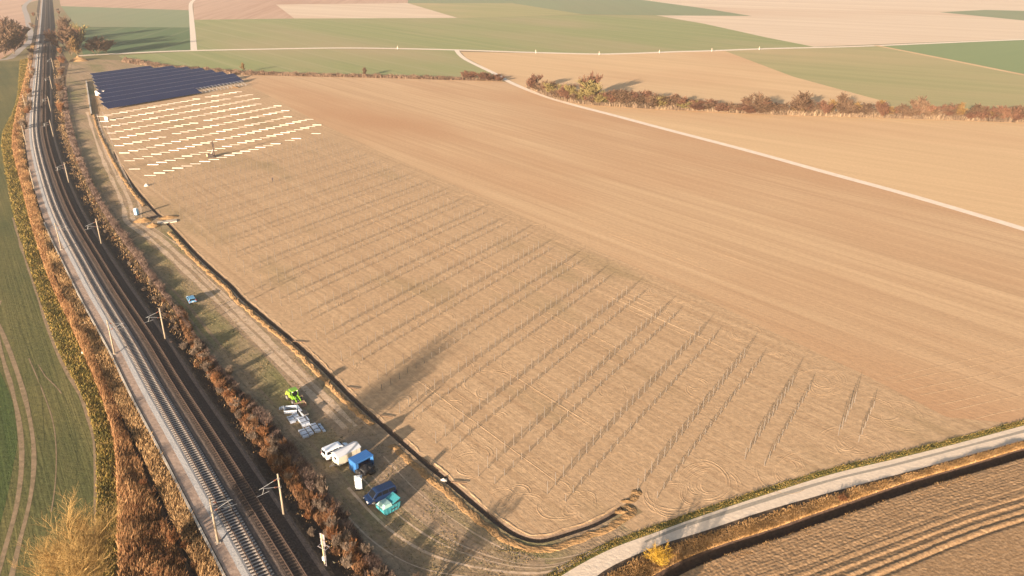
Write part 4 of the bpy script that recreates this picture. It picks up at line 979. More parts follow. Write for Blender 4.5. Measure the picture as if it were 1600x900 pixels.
# ------------------------------------------------------------------ vehicles and site equipment
M['glass'] = m_paint('dark_glass', (0.008, 0.010, 0.014), 0.2, 0, 0, 0)
M['glass'].node_tree.nodes['Principled BSDF'].inputs['Specular IOR Level'].default_value = 0.15
M['tyre'] = m_paint('tyre_rubber', (0.025, 0.025, 0.027), 0.85, 0, 0.3, 0)
M['rim'] = m_paint('alloy_rim', (0.42, 0.42, 0.42), 0.35, 0.6, 0.1, 0)
M['lamp'] = m_paint('lamp_glass', (0.75, 0.75, 0.72), 0.1, 0, 0, 0.5)
M['redlamp'] = m_paint('tail_lamp', (0.35, 0.02, 0.015), 0.2, 0, 0, 0.5)
M['plastic'] = m_paint('black_plastic', (0.03, 0.03, 0.03), 0.6, 0, 0.1, 0)
M['plate'] = m_paint('plate_white', (0.7, 0.7, 0.66), 0.4, 0, 0, 0)
def wheel(t, x, y, r, w):
    s = 1 if y > 0 else -1
    W = empty('wheel', (x, y, r)); W.parent = t
    b = MB(); b.tube((0, -w / 2, 0), (0, w / 2, 0), r, r, 20); b.build('tyre', M['tyre'], W, 0.02)
    MB().tube((0, s * (w / 2 - .01), 0), (0, s * (w / 2 + 0.015), 0), r * 0.62, r * 0.55, 14).build('rim', M['rim'], W)
def vehicle(name, loc, rz, L, Wd, H, body, cabin, glasses, paint, wheels, label, cat, belt, rail=False):
    """body, cabin: side profiles (x forward from the middle, z); glasses: side window quads in the same coordinates"""
    t = empty(name, (*loc, 0.03), rz); tag(t, label, cat)
    bd = MB(); bd.prism(body, Wd / 2)
    bd.build('body', paint, t, 0.07)
    cw0, cw1 = Wd / 2 - 0.05, Wd / 2 - 0.20
    MB().prism(cabin, cw0, cw1, belt - 0.05).build('cabin', paint, t, 0.05)
    zt = max(z for x, z in cabin)
    def yw(z): return cw0 + (cw1 - cw0) * max(0, (z - belt + 0.05)) / (zt - belt + 0.05) + 0.008
    for q in glasses:
        for s in (1, -1):
            m = MB(); V = [(x, s * yw(z), z) for x, z in q]; V2 = [(x, s * (yw(z) - 0.03), z) for x, z in q]; n = len(q)
            m.add(V + V2, [tuple(range(n)), tuple(range(n, 2 * n))[::-1]] + [(i, (i + 1) % n, n + (i + 1) % n, n + i) for i in range(n)])
            m.build('side_window', M['glass'], t)
    # windscreen and rear window lie on the slanted ends of the cabin
    c = cabin; ends = []
    fr_ = sorted([p for p in c if p[0] > 0], key=lambda p: p[1]); re_ = sorted([p for p in c if p[0] < 0], key=lambda p: p[1])
    for nm, lo, hi, sg in (('windscreen', fr_[0], fr_[1], 1), ('rear_window', re_[0], re_[1], -1)):
        a, b_ = Vector((lo[0], 0, lo[1])), Vector((hi[0], 0, hi[1])); d = b_ - a; nrm = Vector((d.z, 0, -d.x)).normalized() * (1 if sg * d.z > 0 else 1)
        if nrm.x * sg < 0: nrm = -nrm
        p0, p1 = a + d * (0.12 if sg > 0 else 0.22), a + d * 0.94
        V = [(p0.x, -yw(p0.z) + .14, p0.z), (p0.x, yw(p0.z) - .14, p0.z), (p1.x, yw(p1.z) - .10, p1.z), (p1.x, -yw(p1.z) + .10, p1.z)]
        V = [tuple(Vector(v) + nrm * 0.012) for v in V] + [tuple(Vector(v) - nrm * 0.02) for v in V]
        MB().add(V, [(0, 1, 2, 3), (7, 6, 5, 4), (0, 4, 5, 1), (1, 5, 6, 2), (2, 6, 7, 3), (3, 7, 4, 0)]).build(nm, M['glass'], t)
    xf = max(x for x, z in body); xr = min(x for x, z in body)
    for s in (1, -1):
        MB().box(xf - 0.16, xf + 0.012, s * (Wd / 2 - .42) - .17 * 1, s * (Wd / 2 - .42) + .17 + s * .16, 0.62, 0.80).build('headlight', M['lamp'], t, 0.02)
        MB().box(xr - 0.014, xr + 0.08, s * (Wd / 2 - .14) - .09, s * (Wd / 2 - .14) + .09, 0.78, 1.12).build('tail_light', M['redlamp'], t, 0.02)
        MB().box(fr_[0][0] - 0.30, fr_[0][0] - 0.12, s * (Wd / 2 + .01), s * (Wd / 2 + 0.2), belt + 0.02, belt + 0.2).build('mirror', M['plastic'], t, 0.02)
    MB().box(xf - 0.10, xf + 0.045, -Wd / 2 + .06, Wd / 2 - .06, 0.30, 0.50).build('front_bumper', M['plastic'], t, 0.03)
    MB().box(xr - 0.045, xr + 0.10, -Wd / 2 + .06, Wd / 2 - .06, 0.34, 0.55).build('rear_bumper', M['plastic'], t, 0.03)
    MB().box(xr - 0.055, xr - 0.04, -.26, .26, 0.60, 0.71).build('number_plate', M['plate'], t)
    for x in wheels:
        for s in (1, -1): wheel(t, x, s * (Wd / 2 - 0.10), 0.33 if L < 4.5 else 0.35, 0.22)
    return t
paint_lb = m_paint('light_blue_paint', (0.10, 0.27, 0.46), 0.3, 0.1, 0.03)
paint_w = m_paint('white_paint', (0.82, 0.87, 0.93), 0.3, 0, 0.04)
paint_n = m_paint('navy_paint', (0.004, 0.020, 0.070), 0.45, 0.0, 0.02, 0.0)
# light blue hatchback
vehicle('parked_car', g(299.5, 471), R(-32) * -1 + math.pi / 2, 4.0, 1.72, 1.47,
        [(-1.95, 0.32), (-2.0, 0.6), (-1.95, 0.92), (1.0, 0.90), (1.75, 0.78), (1.98, 0.6), (1.95, 0.3), (-1.8, 0.24)],
        [(-1.93, 0.86), (-1.66, 1.36), (-1.2, 1.46), (0.05, 1.46), (0.45, 1.38), (1.15, 0.86)],
        [[(-1.55, 0.95), (-1.40, 1.32), (-0.62, 1.38), (-0.62, 0.95)], [(-0.54, 0.95), (-0.54, 1.38), (0.02, 1.38), (0.38, 1.30), (0.85, 0.95)]],
        paint_lb, (-1.25, 1.22), 'light blue hatchback parked on the meadow track casting a long shadow', 'car', 0.92)
# white van
def heading(a, b):
    return math.atan2(b[1] - a[1], b[0] - a[0])
hv = heading(g(507, 718), g(541, 703))
vehicle('parked_van', (g(507, 718)[0] + 2.35 * math.cos(hv), g(507, 718)[1] + 2.35 * math.sin(hv)), hv, 4.9, 1.9, 1.95,
        [(-2.4, 0.36), (-2.45, 0.7), (-2.42, 1.08), (1.25, 1.06), (2.1, 0.92), (2.42, 0.7), (2.42, 0.34), (-2.2, 0.28)],
        [(-2.42, 1.0), (-2.33, 1.80), (-2.15, 1.93), (0.4, 1.93), (0.8, 1.84), (1.65, 1.0)],
        [[(-2.2, 1.15), (-2.12, 1.70), (-1.1, 1.74), (-1.1, 1.15)], [(-1.02, 1.15), (-1.02, 1.74), (0.0, 1.74), (0.0, 1.15)], [(0.10, 1.15), (0.10, 1.74), (0.5, 1.70), (1.15, 1.15)]],
        paint_w, (-1.55, 1.5), 'white passenger van parked behind the cream gabled trailer', 'van', 1.06)
# navy van
hn = heading(g(612, 771), g(576, 786))
cn = ((g(612, 771)[0] + g(576, 786)[0]) / 2, (g(612, 771)[1] + g(576, 786)[1]) / 2)
vehicle('parked_van', cn, hn, 5.1, 1.95, 1.95,
        [(-2.5, 0.36), (-2.55, 0.7), (-2.52, 1.08), (1.35, 1.06), (2.25, 0.94), (2.5, 0.7), (2.5, 0.34), (-2.3, 0.28)],
        [(-2.52, 1.0), (-2.42, 1.82), (-2.2, 1.95), (0.5, 1.95), (0.9, 1.86), (1.7, 1.0)],
        [[(-2.3, 1.15), (-2.2, 1.72), (-1.2, 1.76), (-1.2, 1.15)], [(-1.12, 1.15), (-1.12, 1.76), (-0.05, 1.76), (-0.05, 1.15)], [(0.05, 1.15), (0.05, 1.76), (0.55, 1.72), (1.2, 1.15)]],
        paint_n, (-1.6, 1.6), 'navy blue van parked between white toilet and teal skip', 'van', 1.06)

# cream trailer with a grey gabled roof
M['cream'] = m_paint('cream_panel', (0.60, 0.55, 0.43), 0.6, 0, 0.08, 0)
M['roofgrey'] = m_paint('grey_roof_sheet', (0.52, 0.55, 0.60), 0.55, 0.1, 0.08, 0)
hc = heading(g(530.5, 732), g(558, 718))
ca, sa = math.cos(hc), math.sin(hc); b0 = g(530.5, 732); Lc, Wc = 4.3, 2.0
t = empty('site_trailer', (b0[0] + ca * Lc / 2 - sa * Wc / 2, b0[1] + sa * Lc / 2 + ca * Wc / 2, 0.03), hc); tag(t, 'cream site trailer with grey gabled roof between white van and blue box', 'trailer')
wl_ = MB().add([(-Lc / 2, -Wc / 2, .45), (Lc / 2, -Wc / 2, .45), (Lc / 2, Wc / 2, .45), (-Lc / 2, Wc / 2, .45), (-Lc / 2, -Wc / 2, 2.15), (Lc / 2, -Wc / 2, 2.15), (Lc / 2, Wc / 2, 2.15), (-Lc / 2, Wc / 2, 2.15), (-Lc / 2, 0, 2.62), (Lc / 2, 0, 2.62)],
               [(3, 2, 1, 0), (0, 1, 5, 4), (2, 3, 7, 6), (1, 2, 6, 9, 5), (3, 0, 4, 8, 7), (4, 5, 9, 8), (6, 7, 8, 9)])
wl_.build('wall', M['cream'], t)
rf = MB()
for s in (1, -1):
    rf.add([(-Lc / 2 - .12, 0, 2.70), (Lc / 2 + .12, 0, 2.70), (Lc / 2 + .12, s * (Wc / 2 + .14), 2.15), (-Lc / 2 - .12, s * (Wc / 2 + .14), 2.15), (-Lc / 2 - .12, 0, 2.64), (Lc / 2 + .12, 0, 2.64), (Lc / 2 + .12, s * (Wc / 2 + .14), 2.09), (-Lc / 2 - .12, s * (Wc / 2 + .14), 2.09)],
           [(0, 1, 2, 3), (7, 6, 5, 4), (0, 4, 5, 1), (1, 5, 6, 2), (2, 6, 7, 3), (3, 7, 4, 0)])
rf.build('roof', M['roofgrey'], t)
w_ = MB().box(-Lc / 2 - .02, -Lc / 2 + .01, -0.42, 0.38, 1.15, 1.85).build('window_frame', M['roofgrey'], t)
MB().box(-Lc / 2 - .03, -Lc / 2 - .02, -0.34, 0.30, 1.22, 1.78).build('pane', M['glass'], w_)
d_ = MB().box(0.6, 1.35, -Wc / 2 - .025, -Wc / 2, 0.5, 2.0).build('door', M['cream'], t); MB().box(0.66, 0.72, -Wc / 2 - .06, -Wc / 2 - .025, 1.2, 1.35).build('handle', M['steel_dark'], d_)
MB().box(-Lc / 2 - 1.3, -Lc / 2, -.05, .05, .42, .52).tube((-Lc / 2 - 1.2, 0, .47), (-Lc / 2, .7, .47), .04).tube((-Lc / 2 - 1.2, 0, .47), (-Lc / 2, -.7, .47), .04).tube((-Lc / 2 - 1.15, .0, 0), (-Lc / 2 - 1.15, 0, .5), .04).build('drawbar', M['steel_dark'], t)
MB().box(-Lc / 2, Lc / 2, -.9, .9, .33, .45).build('chassis', M['steel_dark'], t)
for s in (1, -1): wheel(t, 0.1, s * (Wc / 2 - .12), .33, .2)

# blue box trailer, open towards the road, with black bags in front
M['blue'] = m_paint('blue_steel', (0.03, 0.15, 0.42), 0.45, 0.1, 0.08, 0.1)
M['blue_in'] = m_paint('blue_steel_inside', (0.03, 0.06, 0.13), 0.7, 0, 0.2, 0)
hb = hc; ca, sa = math.cos(hb), math.sin(hb); b0 = g(557, 742); Lb_, Wb = 3.5, 2.0
t = empty('blue_container', (b0[0] + ca * Lb_ / 2 - sa * Wb / 2, b0[1] + sa * Lb_ / 2 + ca * Wb / 2, 0.03), hb); tag(t, 'blue steel container with its long side open, beside the cream trailer', 'container')
z0, z1 = 0.12, 2.15
MB().box(-Lb_ / 2, -Lb_ / 2 + .06, -Wb / 2, Wb / 2, z0, z1).build('end_wall', M['blue'], t); MB().box(Lb_ / 2 - .06, Lb_ / 2, -Wb / 2, Wb / 2, z0, z1).build('end_wall', M['blue'], t)
MB().box(-Lb_ / 2 + .06, Lb_ / 2 - .06, Wb / 2 - .06, Wb / 2, z0, z1).build('back_wall', M['blue'], t)
MB().box(-Lb_ / 2, -Lb_ / 2 + .5, -Wb / 2 - .03, -Wb / 2 + .02, z0, z1).box(-Lb_ / 2, Lb_ / 2, -Wb / 2 - .03, -Wb / 2 + .02, z1 - .18, z1).build('side_rail', M['blue'], t)
MB().box(-Lb_ / 2 + .06, Lb_ / 2 - .06, -Wb / 2, Wb / 2 - .06, z0, z0 + .08).build('floor_panel', M['blue_in'], t)
rr_ = MB().box(-Lb_ / 2 - .05, Lb_ / 2 + .05, -Wb / 2 - .06, Wb / 2 + .05, z1, z1 + .07)
for k in range(11): rr_.box(-Lb_ / 2 + .1 + k * .32, -Lb_ / 2 + .2 + k * .32, -Wb / 2, Wb / 2, z1 + .07, z1 + .10)
rr_.build('roof', M['blue'], t, 0.01)
for s in (1, -1): MB().box(-Lb_ / 2 + (.2 if s > 0 else 3.0), -Lb_ / 2 + (.5 if s > 0 else 3.3), -.9, .9, 0, z0).build('skid', M['steel_dark'], t)
M['black'] = m_paint('black_sheeting', (0.006, 0.006, 0.008), 0.6, 0, 0.0, 0.0)
def lump(name, loc, r, m, label, cat, group=None, sq=(1, 1, .8), seed=0, rough=0.18, sub=3):
    bm = bmesh.new(); bmesh.ops.create_icosphere(bm, subdivisions=sub, radius=1); rr = random.Random(seed); ph = [rr.uniform(0, 6) for _ in range(6)]
    for v in bm.verts:
        c = v.co; f = 1 + rough * (math.sin(c.x * 3 + ph[0]) * math.sin(c.y * 4 + ph[1]) + 0.6 * math.sin(c.z * 6 + ph[2]) * math.sin(c.x * 7 + ph[3])) + rr.uniform(-.03, .03)
        v.co = Vector((c.x * f * sq[0] * r, c.y * f * sq[1] * r, max(-.05, (c.z * f + .75) * sq[2] * r)))
    me = bpy.data.meshes.new(name); bm.to_mesh(me); bm.free(); me.materials.append(m); me.shade_smooth()
    o = link(bpy.data.objects.new(name, me)); o.location = (*loc, 0.03); o.rotation_euler = (0, 0, seed * 1.7)
    return tag(o, label, cat, group)
for k, (x, y, r, lb) in enumerate([(563, 741, .80, 'black bag nearest the open corner of the blue container'), (570, 738, .98, 'largest black bag, in the middle of the container opening'), (577, 735, .85, 'black bag at the right end of the container'),
                             (581, 740, .62, 'small black bag lying outermost on the grass right of the container'), (567, 743, .55, 'small black bag just above the white toilet')]):
    lump('black_bag', g(x, y), r, M['black'], lb, 'bag', 'black bags beside the blue container', seed=k + 1)

# portable toilets
M['toilet_w'] = m_paint('white_plastic', (0.55, 0.58, 0.60), 0.45, 0, 0.03, 0.1); M['toilet_b'] = m_paint('sky_blue_plastic', (0.22, 0.48, 0.70), 0.45, 0, 0.05, 0.1)
def toilet(loc, rz, body, label):
    t = empty('portable_toilet', (*loc, 0.02), rz); tag(t, label, 'portable toilet')
    MB().box(-.56, .56, -.56, .56, .12, 2.05, .97).build('wall', body, t, 0.12)
    MB().box(-.62, .62, -.62, .62, 2.04, 2.14).box(-.5, .5, -.5, .5, 2.14, 2.30, .62).build('roof', M['toilet_w'], t, 0.05)
    MB().box(-.6, .6, -.6, .6, 0, .12).build('base', M['plastic'], t)
    d = MB().box(-.33, .33, -.60, -.555, .2, 1.95).build('door', M['toilet_w'], t, 0.02); MB().box(.2, .26, -.64, -.60, 1.0, 1.16).build('handle', M['steel_dark'], d); MB().box(-.18, .12, -.615, -.60, 1.66, 1.80).build('vent', M['roofgrey'], d)
    MB().tube((.4, .4, 2.1), (.4, .4, 2.5), .05).build('vent_pipe', M['plastic'], t)
toilet(g(561, 763), R(12), M['toilet_w'], 'white portable toilet standing between blue container and navy van')
toilet(g(214, 336), R(-20), M['toilet_b'], 'blue and white portable toilet beside the sand heap at the trench crossing')

# teal skip with slanted ends and a raised lid
M['teal'] = m_paint('teal_steel', (0.04, 0.27, 0.32), 0.5, 0.1, 0.08, 0.1); M['teal_l'] = m_paint('faded_teal_lid', (0.30, 0.50, 0.48), 0.5, 0.1, 0.10, 0.1)
hs = heading(g(600, 809), g(625, 795)); ca, sa = math.cos(hs), math.sin(hs); b0 = g(600, 809); Ls, Ws = 3.1, 2.0
t = empty('skip_container', (b0[0] + ca * Ls / 2 - sa * Ws / 2, b0[1] + sa * Ls / 2 + ca * Ws / 2, 0.03), hs); tag(t, 'teal steel skip with slanted ends and a raised lid', 'skip')
h = Ls / 2
MB().prism([(-h + .35, 0.12), (h - .35, 0.12), (h, .75), (h, 1.25), (-h, 1.25), (-h, .75)], Ws / 2).build('body', M['teal'], t, 0.03)
MB().box(-h - .04, h + .04, -Ws / 2 - .05, Ws / 2 + .05, 1.22, 1.32).build('rim', M['teal'], t)
MB().add([(-h, -Ws / 2, 1.33), (.15, -Ws / 2, 1.33), (.15, Ws / 2, 1.33), (-h, Ws / 2, 1.33), (-h + .55, -Ws / 2 + .25, 1.75), (.10, -Ws / 2 + .25, 1.75), (.10, Ws / 2 - .25, 1.75), (-h + .55, Ws / 2 - .25, 1.75)],
         [(3, 2, 1, 0), (4, 5, 6, 7), (0, 1, 5, 4), (1, 2, 6, 5), (2, 3, 7, 6), (3, 0, 4, 7)]).build('closed_lid', M['teal_l'], t, 0.03)
MB().box(-.75, .75, -Ws / 2, Ws / 2, 0, .05, M=Matrix.Translation((.95, 0, 1.72)) @ Matrix.Rotation(R(-16), 4, 'Y')).build('raised_lid', M['teal'], t, 0.02)
MB().box(.2, h - .05, -Ws / 2 + .08, Ws / 2 - .08, 1.325, 1.345).build('opening', M['plastic'], t)
for x in (-.9, -.3, .3, .9): MB().box(x - .04, x + .04, -Ws / 2 - .045, -Ws / 2, .2, 1.2).build('rib', M['teal'], t)
for s in (1, -1): MB().box(-h + .5, h - .5, s * .7 - .06, s * .7 + .06, 0, .13).build('skid', M['steel_dark'], t)
MB().box(-.1, .95, -Ws / 2 - .06, -Ws / 2 - .045, .62, .8).build('slot', M['plastic'], t)

# green wheel loader
M['lime'] = m_paint('lime_paint', (0.16, 0.34, 0.025), 0.4, 0, 0.08, 0.2); M['lime_y'] = m_paint('yellow_green_paint', (0.28, 0.36, 0.045), 0.4, 0, 0.08, 0.2)
M['bucket'] = m_paint('worn_bucket_steel', (0.30, 0.21, 0.15), 0.6, 0.2, 0.3, 0)
hl = heading(g(453, 620), g(468, 634))
t = empty('wheel_loader', (*g(461, 627), 0.03), hl); tag(t, 'lime green wheel loader with lowered bucket facing the steel bundles', 'wheel loader')
MB().prism([(-2.1, .75), (-2.15, 1.2), (-1.9, 1.75), (-.7, 1.85), (-.5, .75)], .78).build('engine_hood', M['lime_y'], t, 0.06)
MB().box(-2.3, -1.9, -.85, .85, .55, 1.15).build('counterweight', M['lime_y'], t, 0.05)
MB().box(-1.6, 1.1, -.55, .55, .5, .95).build('chassis', M['lime'], t, 0.04)
cb = MB().box(-.72, .52, -.68, .68, .95, 1.35).box(-.68, -.60, -.64, -.56, 1.35, 2.5).box(-.68, -.60, .56, .64, 1.35, 2.5).box(.38, .46, -.64, -.56, 1.35, 2.5).box(.38, .46, .56, .64, 1.35, 2.5).build('cab', M['lime'], t, 0.02)
MB().box(-.62, .40, -.58, .58, 1.35, 2.48).build('glazing', M['glass'], cb)
MB().box(-.78, .58, -.72, .72, 2.5, 2.64, .94).build('cab_roof', M['lime'], t, 0.04)
for s in (1, -1):
    MB().prism([(.4, 1.3), (.5, 1.55), (1.6, 1.15), (2.25, .45), (2.05, .35), (1.45, .9)], .07).build('lift_arm', M['lime'], t).location = (0, s * .42, 0)
MB().tube((.5, 0, 1.0), (1.7, 0, .95), .06, .05).build('hydraulic_ram', M['galv'], t)
bk = MB(); pr = [(2.1, .08), (2.95, .05), (2.95, .10), (2.2, .16), (2.12, .7), (2.3, .85), (2.05, .9), (2.0, .35)]
bk.prism(pr, 1.0); 
for s in (1, -1): bk.box(2.05, 2.8, s * 1.0 - .02, s * 1.0 + .02, .06, .6)
bk.build('bucket', M['bucket'], t)
for x in (-1.35, 1.15):
    for s in (1, -1): wheel(t, x, s * .82, .56, .42)
for s in (1, -1): MB().box(.46, .56, s * .45 - .1, s * .45 + .1, 2.3, 2.45).build('headlight', M['lamp'], t)

# steel stockpile
M['zinc'] = m_paint('bright_zinc', (0.58, 0.64, 0.74), 0.45, 0.35, 0.04, 0)
def bundle(px, py, L, W, H, n, dz, label, rz=None):
    t = empty('steel_bundle', (*g(px, py), 0.03), (R(-57) if rz is None else rz)); tag(t, label, 'steel bundle')
    pf = MB(); w = W / n
    for k in range(n):
        for j in range(max(1, int(H / .22))):
            y = -W / 2 + w * (k + .5); dx = rng.uniform(-.08, .08)
            pf.box(-L / 2 + dx, L / 2 + dx, y - w * .42, y + w * .42, .12 + j * .22, .12 + j * .22 + .17)
    pf.build('profiles', M['zinc'], t)
    b = MB()
    for x in (-L * .35, L * .35): b.box(x - .05, x + .05, -W / 2 - .1, W / 2 + .1, 0, .12)
    b.build('batten', M['pallet'], t)
    s_ = MB()
    for x in (-L * .25, L * .25): s_.box(x - .02, x + .02, -W / 2 - .01, W / 2 + .01, .11, .14 + max(1, int(H / .22)) * .22)
    s_.build('strap', M['plastic'], t)
bundle(455.5, 658, 2.1, 1.0, .5, 4, 0, 'squat grey steel bundle at the left flank of the stockpile'); bundle(463, 653, 2.2, .9, .6, 4, 0, 'grey steel bundle between the squat one and the long beams')
bundle(475, 662, 2.6, 1.4, .7, 5, 0, 'widest grey steel bundle in the middle of the stockpile'); bundle(475, 680, 2.6, 1.1, .6, 4, 0, 'grey steel bundle lowest in the stockpile, with ragged ends')
bundle(484, 676, 2.4, .8, .5, 3, 0, 'grey steel bundle second lowest, beside the ragged one'); bundle(493, 671, 2.8, 1.0, .6, 4, 0, 'neat grey steel bundle second from the right end')
bundle(503, 670, 2.9, .5, .4, 2, 0, 'narrow grey steel bundle at the right end of the stockpile'); bundle(473, 650, 6.2, .5, .75, 3, 0, 'longest narrow steel bundle lying along the top of the stockpile', R(-56))
t = empty('cage_frame', (*g(455, 643), 0.03), R(8)); tag(t, 'rectangular galvanised cage frame lying above the steel bundles', 'frame')
MB().box(-1.15, 1.15, -.9, -.82, .1, .75).box(-1.15, 1.15, .82, .9, .1, .75).build('long_rail', M['zinc'], t); MB().box(-1.15, -1.07, -.82, .82, .1, .75).box(1.07, 1.15, -.82, .82, .1, .75).build('cross_rail', M['zinc'], t)
mb = MB()
for k in range(9): mb.box(-1.0 + k * .25, -.97 + k * .25, -.82, .82, .1, .13)
mb.build('grid', M['steel_dark'], t)
t = empty('parts_rack', (*g(444, 639), 0.03), R(5)); tag(t, 'small heap of bright steel brackets left of the cage frame', 'brackets')
for k in range(6): MB().box(-.9 + k * .33, -.66 + k * .33, -.3 + .1 * (k % 2), .3, 0, .3 + .12 * (k % 3), .8).build('bracket', M['zinc'], t)
t = empty('tool_crate', (*g(477, 651), 0.03), R(-50)); tag(t, 'dark crate standing right of the longest steel bundle', 'crate')
MB().box(-.7, .7, -.45, .45, .1, .9).build('body', M['steel_dark'], t, .02); MB().box(-.73, .73, -.48, .48, .9, .97).build('lid', M['plastic'], t)

# sandy heaps and slab at the trench crossing
def heap(px, py, rx, ry, h, m, label, rz=0, seed=0, name='sand_heap'):
    n = 26; V = []; Fc = []; r = np.random.default_rng(seed); nz = r.uniform(-1, 1, (8, 8))
    for i in range(n):
        for j in range(n):
            a, b = -1.15 + 2.3 * i / (n - 1), -1.15 + 2.3 * j / (n - 1); d = math.hypot(a, b)
            q = nz[int((a + 1.2) * 3) % 8, int((b + 1.2) * 3) % 8]
            z = max(-.04, h * (1 - d ** 1.2) * (1 + .22 * q) + r.uniform(-.035, .035)) if d < 1.1 else -.05
            V.append((a * rx, b * ry, z))
    Fc = [(i * n + j, (i + 1) * n + j, (i + 1) * n + j + 1, i * n + j + 1) for i in range(n - 1) for j in range(n - 1)]
    o = mesh_obj(name, V, Fc, m, None, True); o.location = (*g(px, py), 0.015); o.rotation_euler = (0, 0, rz); return tag(o, label, 'heap')
heap(224, 345, 3.0, 2.4, 1.1, M['spoil'], 'larger sandy heap right of the blue and white toilet', .3, 1)
heap(240, 353, 2.2, 2.0, 1.0, M['spoil'], 'smaller rounded sandy heap nearest the crossing', 0, 2)
heap(263, 340, 3.2, 1.6, .6, M['spoil'], 'flat sandy heap on the field side of the trench crossing', .4, 3)
heap(236, 340, 2.4, 1.3, .5, M['trench'], 'low dark soil heap between the sandy heaps', .7, 4)
heap(123.5, 95, 7, 5, 3.2, M['spoil'], 'distant orange soil heap beside the farm lane end', 0, 5)
for k, (x, y) in enumerate([(981, 783), (990, 778), (985, 795), (974, 800), (995, 770)]):
    heap(x, y, rng.uniform(.7, 1.3), rng.uniform(.5, .9), rng.uniform(.15, .3), M['spoil'], ['largest crumbly clod heap at the near end of the trench', 'clod heap just beyond the trench end', 'clod heap on the meadow side of the trench end', 'clod heap lowest beside the trench end', 'outermost clod heap beyond the trench end'][k], k, 10 + k, 'soil_heap')
heap(366, 137, 3.5, 2.5, 1.2, M['spoil'], 'brown soil heap between the solar rack and the first bundle row', 0, 20)
pa = Vector((*g(253, 347), 0)); pb = Vector((*g(272, 345), 0)); 
t = MB().box(-2.9, 2.9, -1.15, 1.15, -.02, .20, .97).build('crossing_slab', M['concrete'], None, .03); t.location = ((pa + pb) / 2) + Vector((0, -.6, .04)); t.rotation_euler = (0, 0, R(22)); tag(t, 'pale concrete slab bridging the trench beside the sandy heaps', 'slab')
M['board'] = m_noise('old_board', [(0.14, 0.09, 0.06), (0.24, 0.16, 0.10)], 4, 4, 0.9)
for k, (x0, y0, x1, y1, lb) in enumerate([(541, 606, 560, 609, 'dark board at the trench upper right of the loader'), (594, 650, 614, 653, 'dark board at the trench level with the steel bundles'), (705, 754, 730, 756, 'board lying across the trench edge right of the navy van'), (458, 534, 478, 536, 'dark board uppermost along the trench')]):
    a, b = Vector((*g(x0, y0), .15)), Vector((*g(x1, y1), .15)); o = MB().box(0, (b - a).length, -.13, .13, 0, .07).build('wooden_board', M['board']); o.location = a; o.rotation_euler = (0, 0, math.atan2((b - a).y, (b - a).x)); tag(o, lb, 'board', 'boards along the trench')
o = heap(693, 750, .5, .35, .3, M['white'], 'small pale sack on the spoil bank above the trench bend', 0, 30, 'cement_sack'); o['category'] = 'sack'
o = heap(229, 290.5, .9, .8, .9, M['white'], 'single white sack left of the lowest bundle row', 0, 31, 'cement_sack'); o['category'] = 'sack'
for x, y, lb in [(134, 507, 'white litter bag in the dark gap left of the railway'), (131, 553, 'pale litter bag among the rust coloured reeds')]:
    lump('litter_bag', g(x, y), .42, M['white'], lb, 'bag', None, seed=int(x))

# tracked pile driver
M['rig'] = m_paint('dark_rig_paint', (0.05, 0.035, 0.03), 0.5, 0.1, 0.1, 0); M['rigy'] = m_paint('rig_cream', (0.60, 0.50, 0.30), 0.5, 0, 0.1, 0)
t = empty('pile_driver', (*g(330, 246), 0.02), R(20)); tag(t, 'dark tracked pile driver with a tall mast among the white bundles', 'pile driver')
for s in (1, -1):
    MB().prism([(-1.5, .25), (-1.2, 0), (1.2, 0), (1.5, .25), (1.3, .6), (-1.3, .6)], .22).build('crawler_track', M['tyre'], t, .03).location = (0, s * .85, 0)
MB().box(-1.3, .9, -.75, .75, .55, 1.5, .92).build('body', M['rig'], t, .05); MB().box(-1.7, -1.25, -.7, .7, .6, 1.6).build('engine_cover', M['rigy'], t, .04)
MB().box(1.1, 1.55, -.22, .22, .1, 6.6).build('mast', M['rig'], t, .02); MB().box(.9, 1.75, -.34, .34, 4.4, 5.6).build('hammer', M['rig'], t, .03)
MB().tube((.2, .3, 1.4), (1.2, .1, 3.4), .06).tube((.2, -.3, 1.4), (1.2, -.1, 3.4), .06).build('brace', M['galv'], t)
MB().box(-.3, .3, .95, 1.5, .7, 1.7, .9).build('post_magazine', M['rigy'], t, .03)

